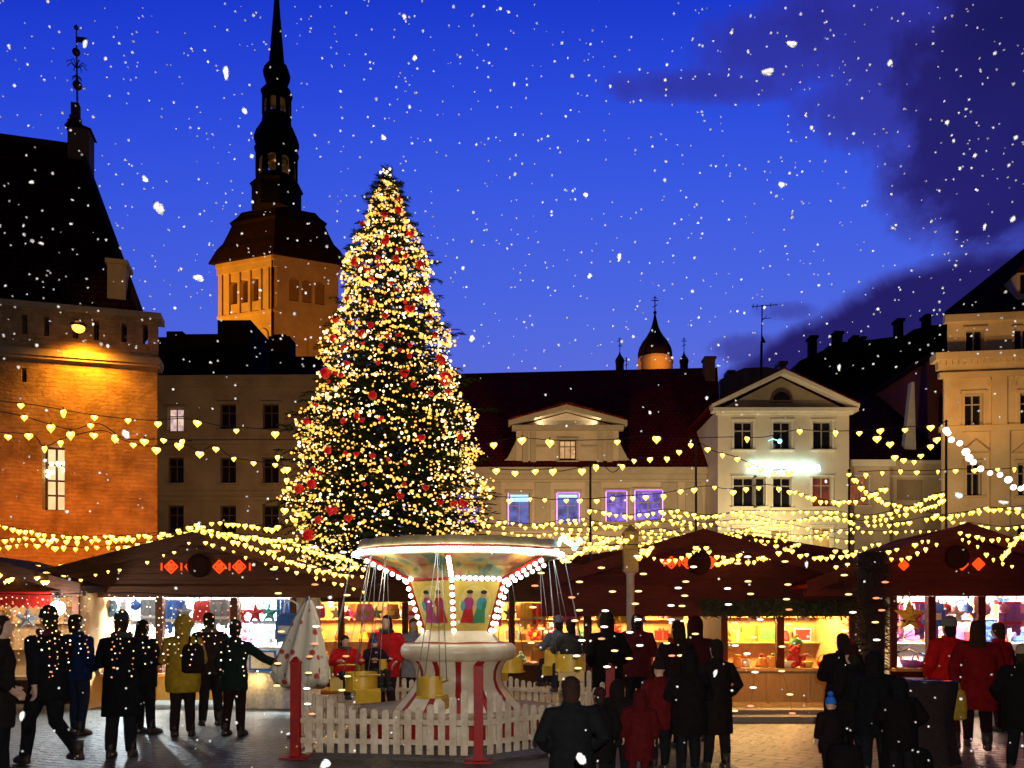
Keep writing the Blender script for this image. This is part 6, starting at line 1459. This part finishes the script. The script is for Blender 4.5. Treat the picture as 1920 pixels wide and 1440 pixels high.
person('person in a red skirted coat half hidden at the right edge', 1880, 12.2, 1.64, 25, 'stand', (.42,.010,.012), .45, False, (.04,.012,.012), 'hair', (.06,.03,.018))
person('person in a black coat and beige hat cut by the right edge', 1914, 8.8, 1.38, -35, 'pocket', (.014,.009,.010), .60, True, head='beanie', headc=(.36,.27,.16))
person('person in a black hooded jacket at the front edge of the dark crowd', 1292, 8.7, 1.30, 12, 'hold', (.012,.008,.010), .58, True, head='hood', headc=(.014,.009,.010))
person('small child in dark red snowsuit beside the black hooded jacket', 1196, 7.9, .95, -8, 'stand', (.10,.008,.010), .50, True, (.08,.008,.010), 'hood', (.09,.008,.010))
person('stocky person in dark coat left of the crouched blue hat', 1600, 8.9, 1.36, 18, 'pocket', (.014,.009,.010), .56, True, head='beanie', headc=(.04,.010,.012))
person('child in black before the round table, hood up', 1690, 8.0, 1.06, -6, 'pocket', (.010,.007,.008), .60, True, head='hood', headc=(.011,.008,.008))
person('person in dark coat and red scarf beside the right rear fence post', 1262, 10.4, 1.66, 24, 'hold', (.022,.010,.010), .60, True, head='long_hair', headc=(.03,.014,.010), scarf=(.22,.012,.012))
person('person in dark wine parka with hood between fence and long dark coat', 1306, 11.2, 1.70, -14, 'pocket', (.06,.009,.011), .58, True, head='hood', headc=(.05,.008,.010))
person('small child in black at the right fence corner, back turned', 1120, 7.6, 1.0, 10, 'stand', (.012,.009,.010), .55, True, head='beanie', headc=(.05,.012,.016))
person('person in black parka behind the crouched blue hat', 1578, 9.9, 1.50, -6, 'hold', (.013,.009,.009), .56, True, head='hair', headc=(.022,.012,.010))
# bags
def sack(name, label, loc, c, w_, h_, d_, strap=True, rz=0):
    t = thing(name, label, name.replace('_', ' '), loc); m = MB(); x, y, z = loc
    m.loft([[Vector((x+w_*k*math.copysign(abs(math.cos(a))**.55, math.cos(a)), y+d_*k2*math.copysign(abs(math.sin(a))**.55, math.sin(a)), z+h_*zz)) for a in [2*math.pi*i/20 for i in range(20)]] for k, k2, zz in ((.7,.6,0),(.98,.95,.06),(1,1,.4),(.95,.9,.75),(.8,.7,.94),(.4,.4,1))]); m.build('bag_body', cloth(c), t)
    m = MB(); m.tube([(x-w_*.4,y,z+h_*.95),(x-w_*.3,y,z+h_*1.22),(x,y,z+h_*1.32),(x+w_*.3,y,z+h_*1.22),(x+w_*.4,y,z+h_*.95)], .014, 6); m.build('strap', cloth(tuple(v*.7 for v in c)), t)
p = P(362, 1262, 11.35); sack('backpack', 'dark backpack held at the right side of the yellow parka', p, (.022,.016,.016), .15, .42, .10)
p = P(1792, 1350, 10.25); sack('shopping_bag', 'mustard yellow shopping bag between the two people in red', p, (.55,.33,.04), .13, .40, .07)
p = P(1583, 1418, 8.0); sack('rucksack', 'black rucksack on the ground beside the blue hatted child', (p.x, p.y, .01), (.015,.010,.010), .17, .42, .14)
p = P(1700, 1400, 8.3); sack('travel_bag', 'big black bag standing before the round table', (p.x, p.y, .01), (.012,.010,.009), .24, .34, .18)
bpy.data.batch_remove(TMP); bpy.data.scenes.remove(WS)
# ------------------------------------------------------------------ light falling on the square
YW = (1, .78, .42)
def flood(n, px, py, Y, power, col, tgt=None, cone=None, r=.25):
    return lamp(n, 'SPOT' if cone else 'POINT', P(px, py, Y), power, col, r, tgt, cone, .8)
flood('front_flood_white_house', 1468, 1060, 34, 2300, (1, .73, .40), P(1468, 930, 43.5), 75)
flood('foot_flood_white_house', 1468, 1000, 41.0, 420, (1, .80, .34))
flood('front_flood_long_house', 1100, 1060, 35, 4200, (1, .66, .32), P(1090, 900, 46), 85)
flood('front_flood_corner_house', 1830, 1010, 30.5, 2300, (1, .66, .30), P(1850, 760, 38), 80)
flood('upper_flood_corner_house', 1815, 780, 34.0, 800, (1, .47, .10), P(1850, 660, 38), 110)
flood('front_flood_town_house', 450, 1000, 38, 2000, (1, .52, .20), P(470, 850, 50), 80)
flood('red_hut_glow', 1860, 1085, 12.6, 34, (1, .06, .02))
flood('red_hut_glow_left', 1300, 1070, 13.6, 14, (1, .07, .02))
flood('added_stall_fill', 1470, 1236, 14.3, 46, (1, .52, .17), None, None, .08)  # fill light added to warm the fringed hut's counter and the paving
# ------------------------------------------------------------------ falling snow
q9 = random.Random(2024)
def flake(seed, lobes, sx_=1.0, sz_=1.0):
    q = random.Random(seed); m = MB()
    for i in range(lobes):
        c = Vector((q.gauss(0,.22)*sx_, q.gauss(0,.15), q.gauss(0,.22)*sz_)) if i else Vector((0,0,0)); r = q.uniform(.22,.5) if i else .5
        k0 = len(m.v); m.ball(c, r, 7, 5, sx_, 1, sz_)
        for k in range(k0, len(m.v)): m.v[k] = c+(m.v[k]-c)*q.uniform(.72,1.25)
    w_ = max(max(v[i] for v in m.v)-min(v[i] for v in m.v) for i in (0, 2)); m.v = [v/w_ for v in m.v]
    return m.mesh('snowflake', mats=[SNOW])
FLK = [flake(i, 1+i % 3) for i in range(8)]; BIG = [flake(50+i, 9, 1, 1) for i in range(3)]+[flake(60, 9, 1.3, .6), flake(61, 9, .6, 1.4)]
LBL = 'small white snowflake drifting through the air above the square'
def put(px, py, Y, s_, me, lab=LBL, rot=None):
    o = bpy.data.objects.new('snowflake', me); C.objects.link(o); o.location = P(px, py, Y); k = s_*Y/F
    o.scale = (k,)*3; o.rotation_euler = rot or (q9.uniform(-.5,.5), q9.uniform(0,6.3), q9.uniform(0,6.3)); tag(o, lab, 'snowflake', 'falling snowflakes')
bigs = [(424,136,30,4),(299,392,26,0),(370,521,24,3),(160,82,20,4),(1437,135,24,3),(1482,82,22,3),(1161,482,18,4),(1573,689,15,4),(885,633,12,1),(1465,347,12,0),(1846,425,14,4),(1900,409,12,1),(273,336,12,2),(1669,116,12,1),(459,209,11,0),(42,1342,24,4),(1341,1262,18,4),(1089,1424,24,0),(611,1430,22,1),(1512,1058,16,4),(237,815,18,0),(372,985,18,4),(1797,930,16,0),(1880,942,17,3),(100,1010,9,1),(720,258,10,2),(778,107,10,1),(758,32,10,0),(964,158,10,4),(1106,516,9,1),(1098,366,9,0),(58,342,11,3),(76,456,11,3)]
for px, py, s_, v in bigs: put(px, py, q9.uniform(3.0, 4.4), s_*.9, BIG[v], 'large clumped white snowflake falling close to the viewer', (q9.uniform(-.3,.3), q9.uniform(-.3,.3), 0))
n_ind = 290-len(bigs); k = 0
def nxt():
    py = q9.uniform(-20, 1450) if q9.random() < .36 else 700*(q9.random()**.9)-10
    return q9.uniform(-30, 1950), py
for k in range(n_ind):
    px, py = nxt(); put(px, py, q9.uniform(3.4, 6.2), q9.uniform(3.6, 7.2)*q9.uniform(.8,1.15), FLK[k % 8])
m = MB()
for k in range(1500):
    px, py = nxt(); Y = q9.uniform(3.6, 7.5); c = P(px, py, Y); r = q9.uniform(1.3, 3.0)*Y/F*.75; k0 = len(m.v); m.ico(c, r)
    for j in range(k0, len(m.v)): m.v[j] = c+(m.v[j]-c)*q9.uniform(.7,1.3)
tag(m.build('snow', SNOW), 'fine falling snow filling the air over the square', 'snow', None, 'stuff')
# spotlight added at the viewpoint to whiten near flakes, also brightening the fence
lamp('added_flake_fill', 'SPOT', (.03, -.12, 1.72), 1500, (1, .93, .80), .02, (.0, 10, 1.6+5.0), 128, .3)
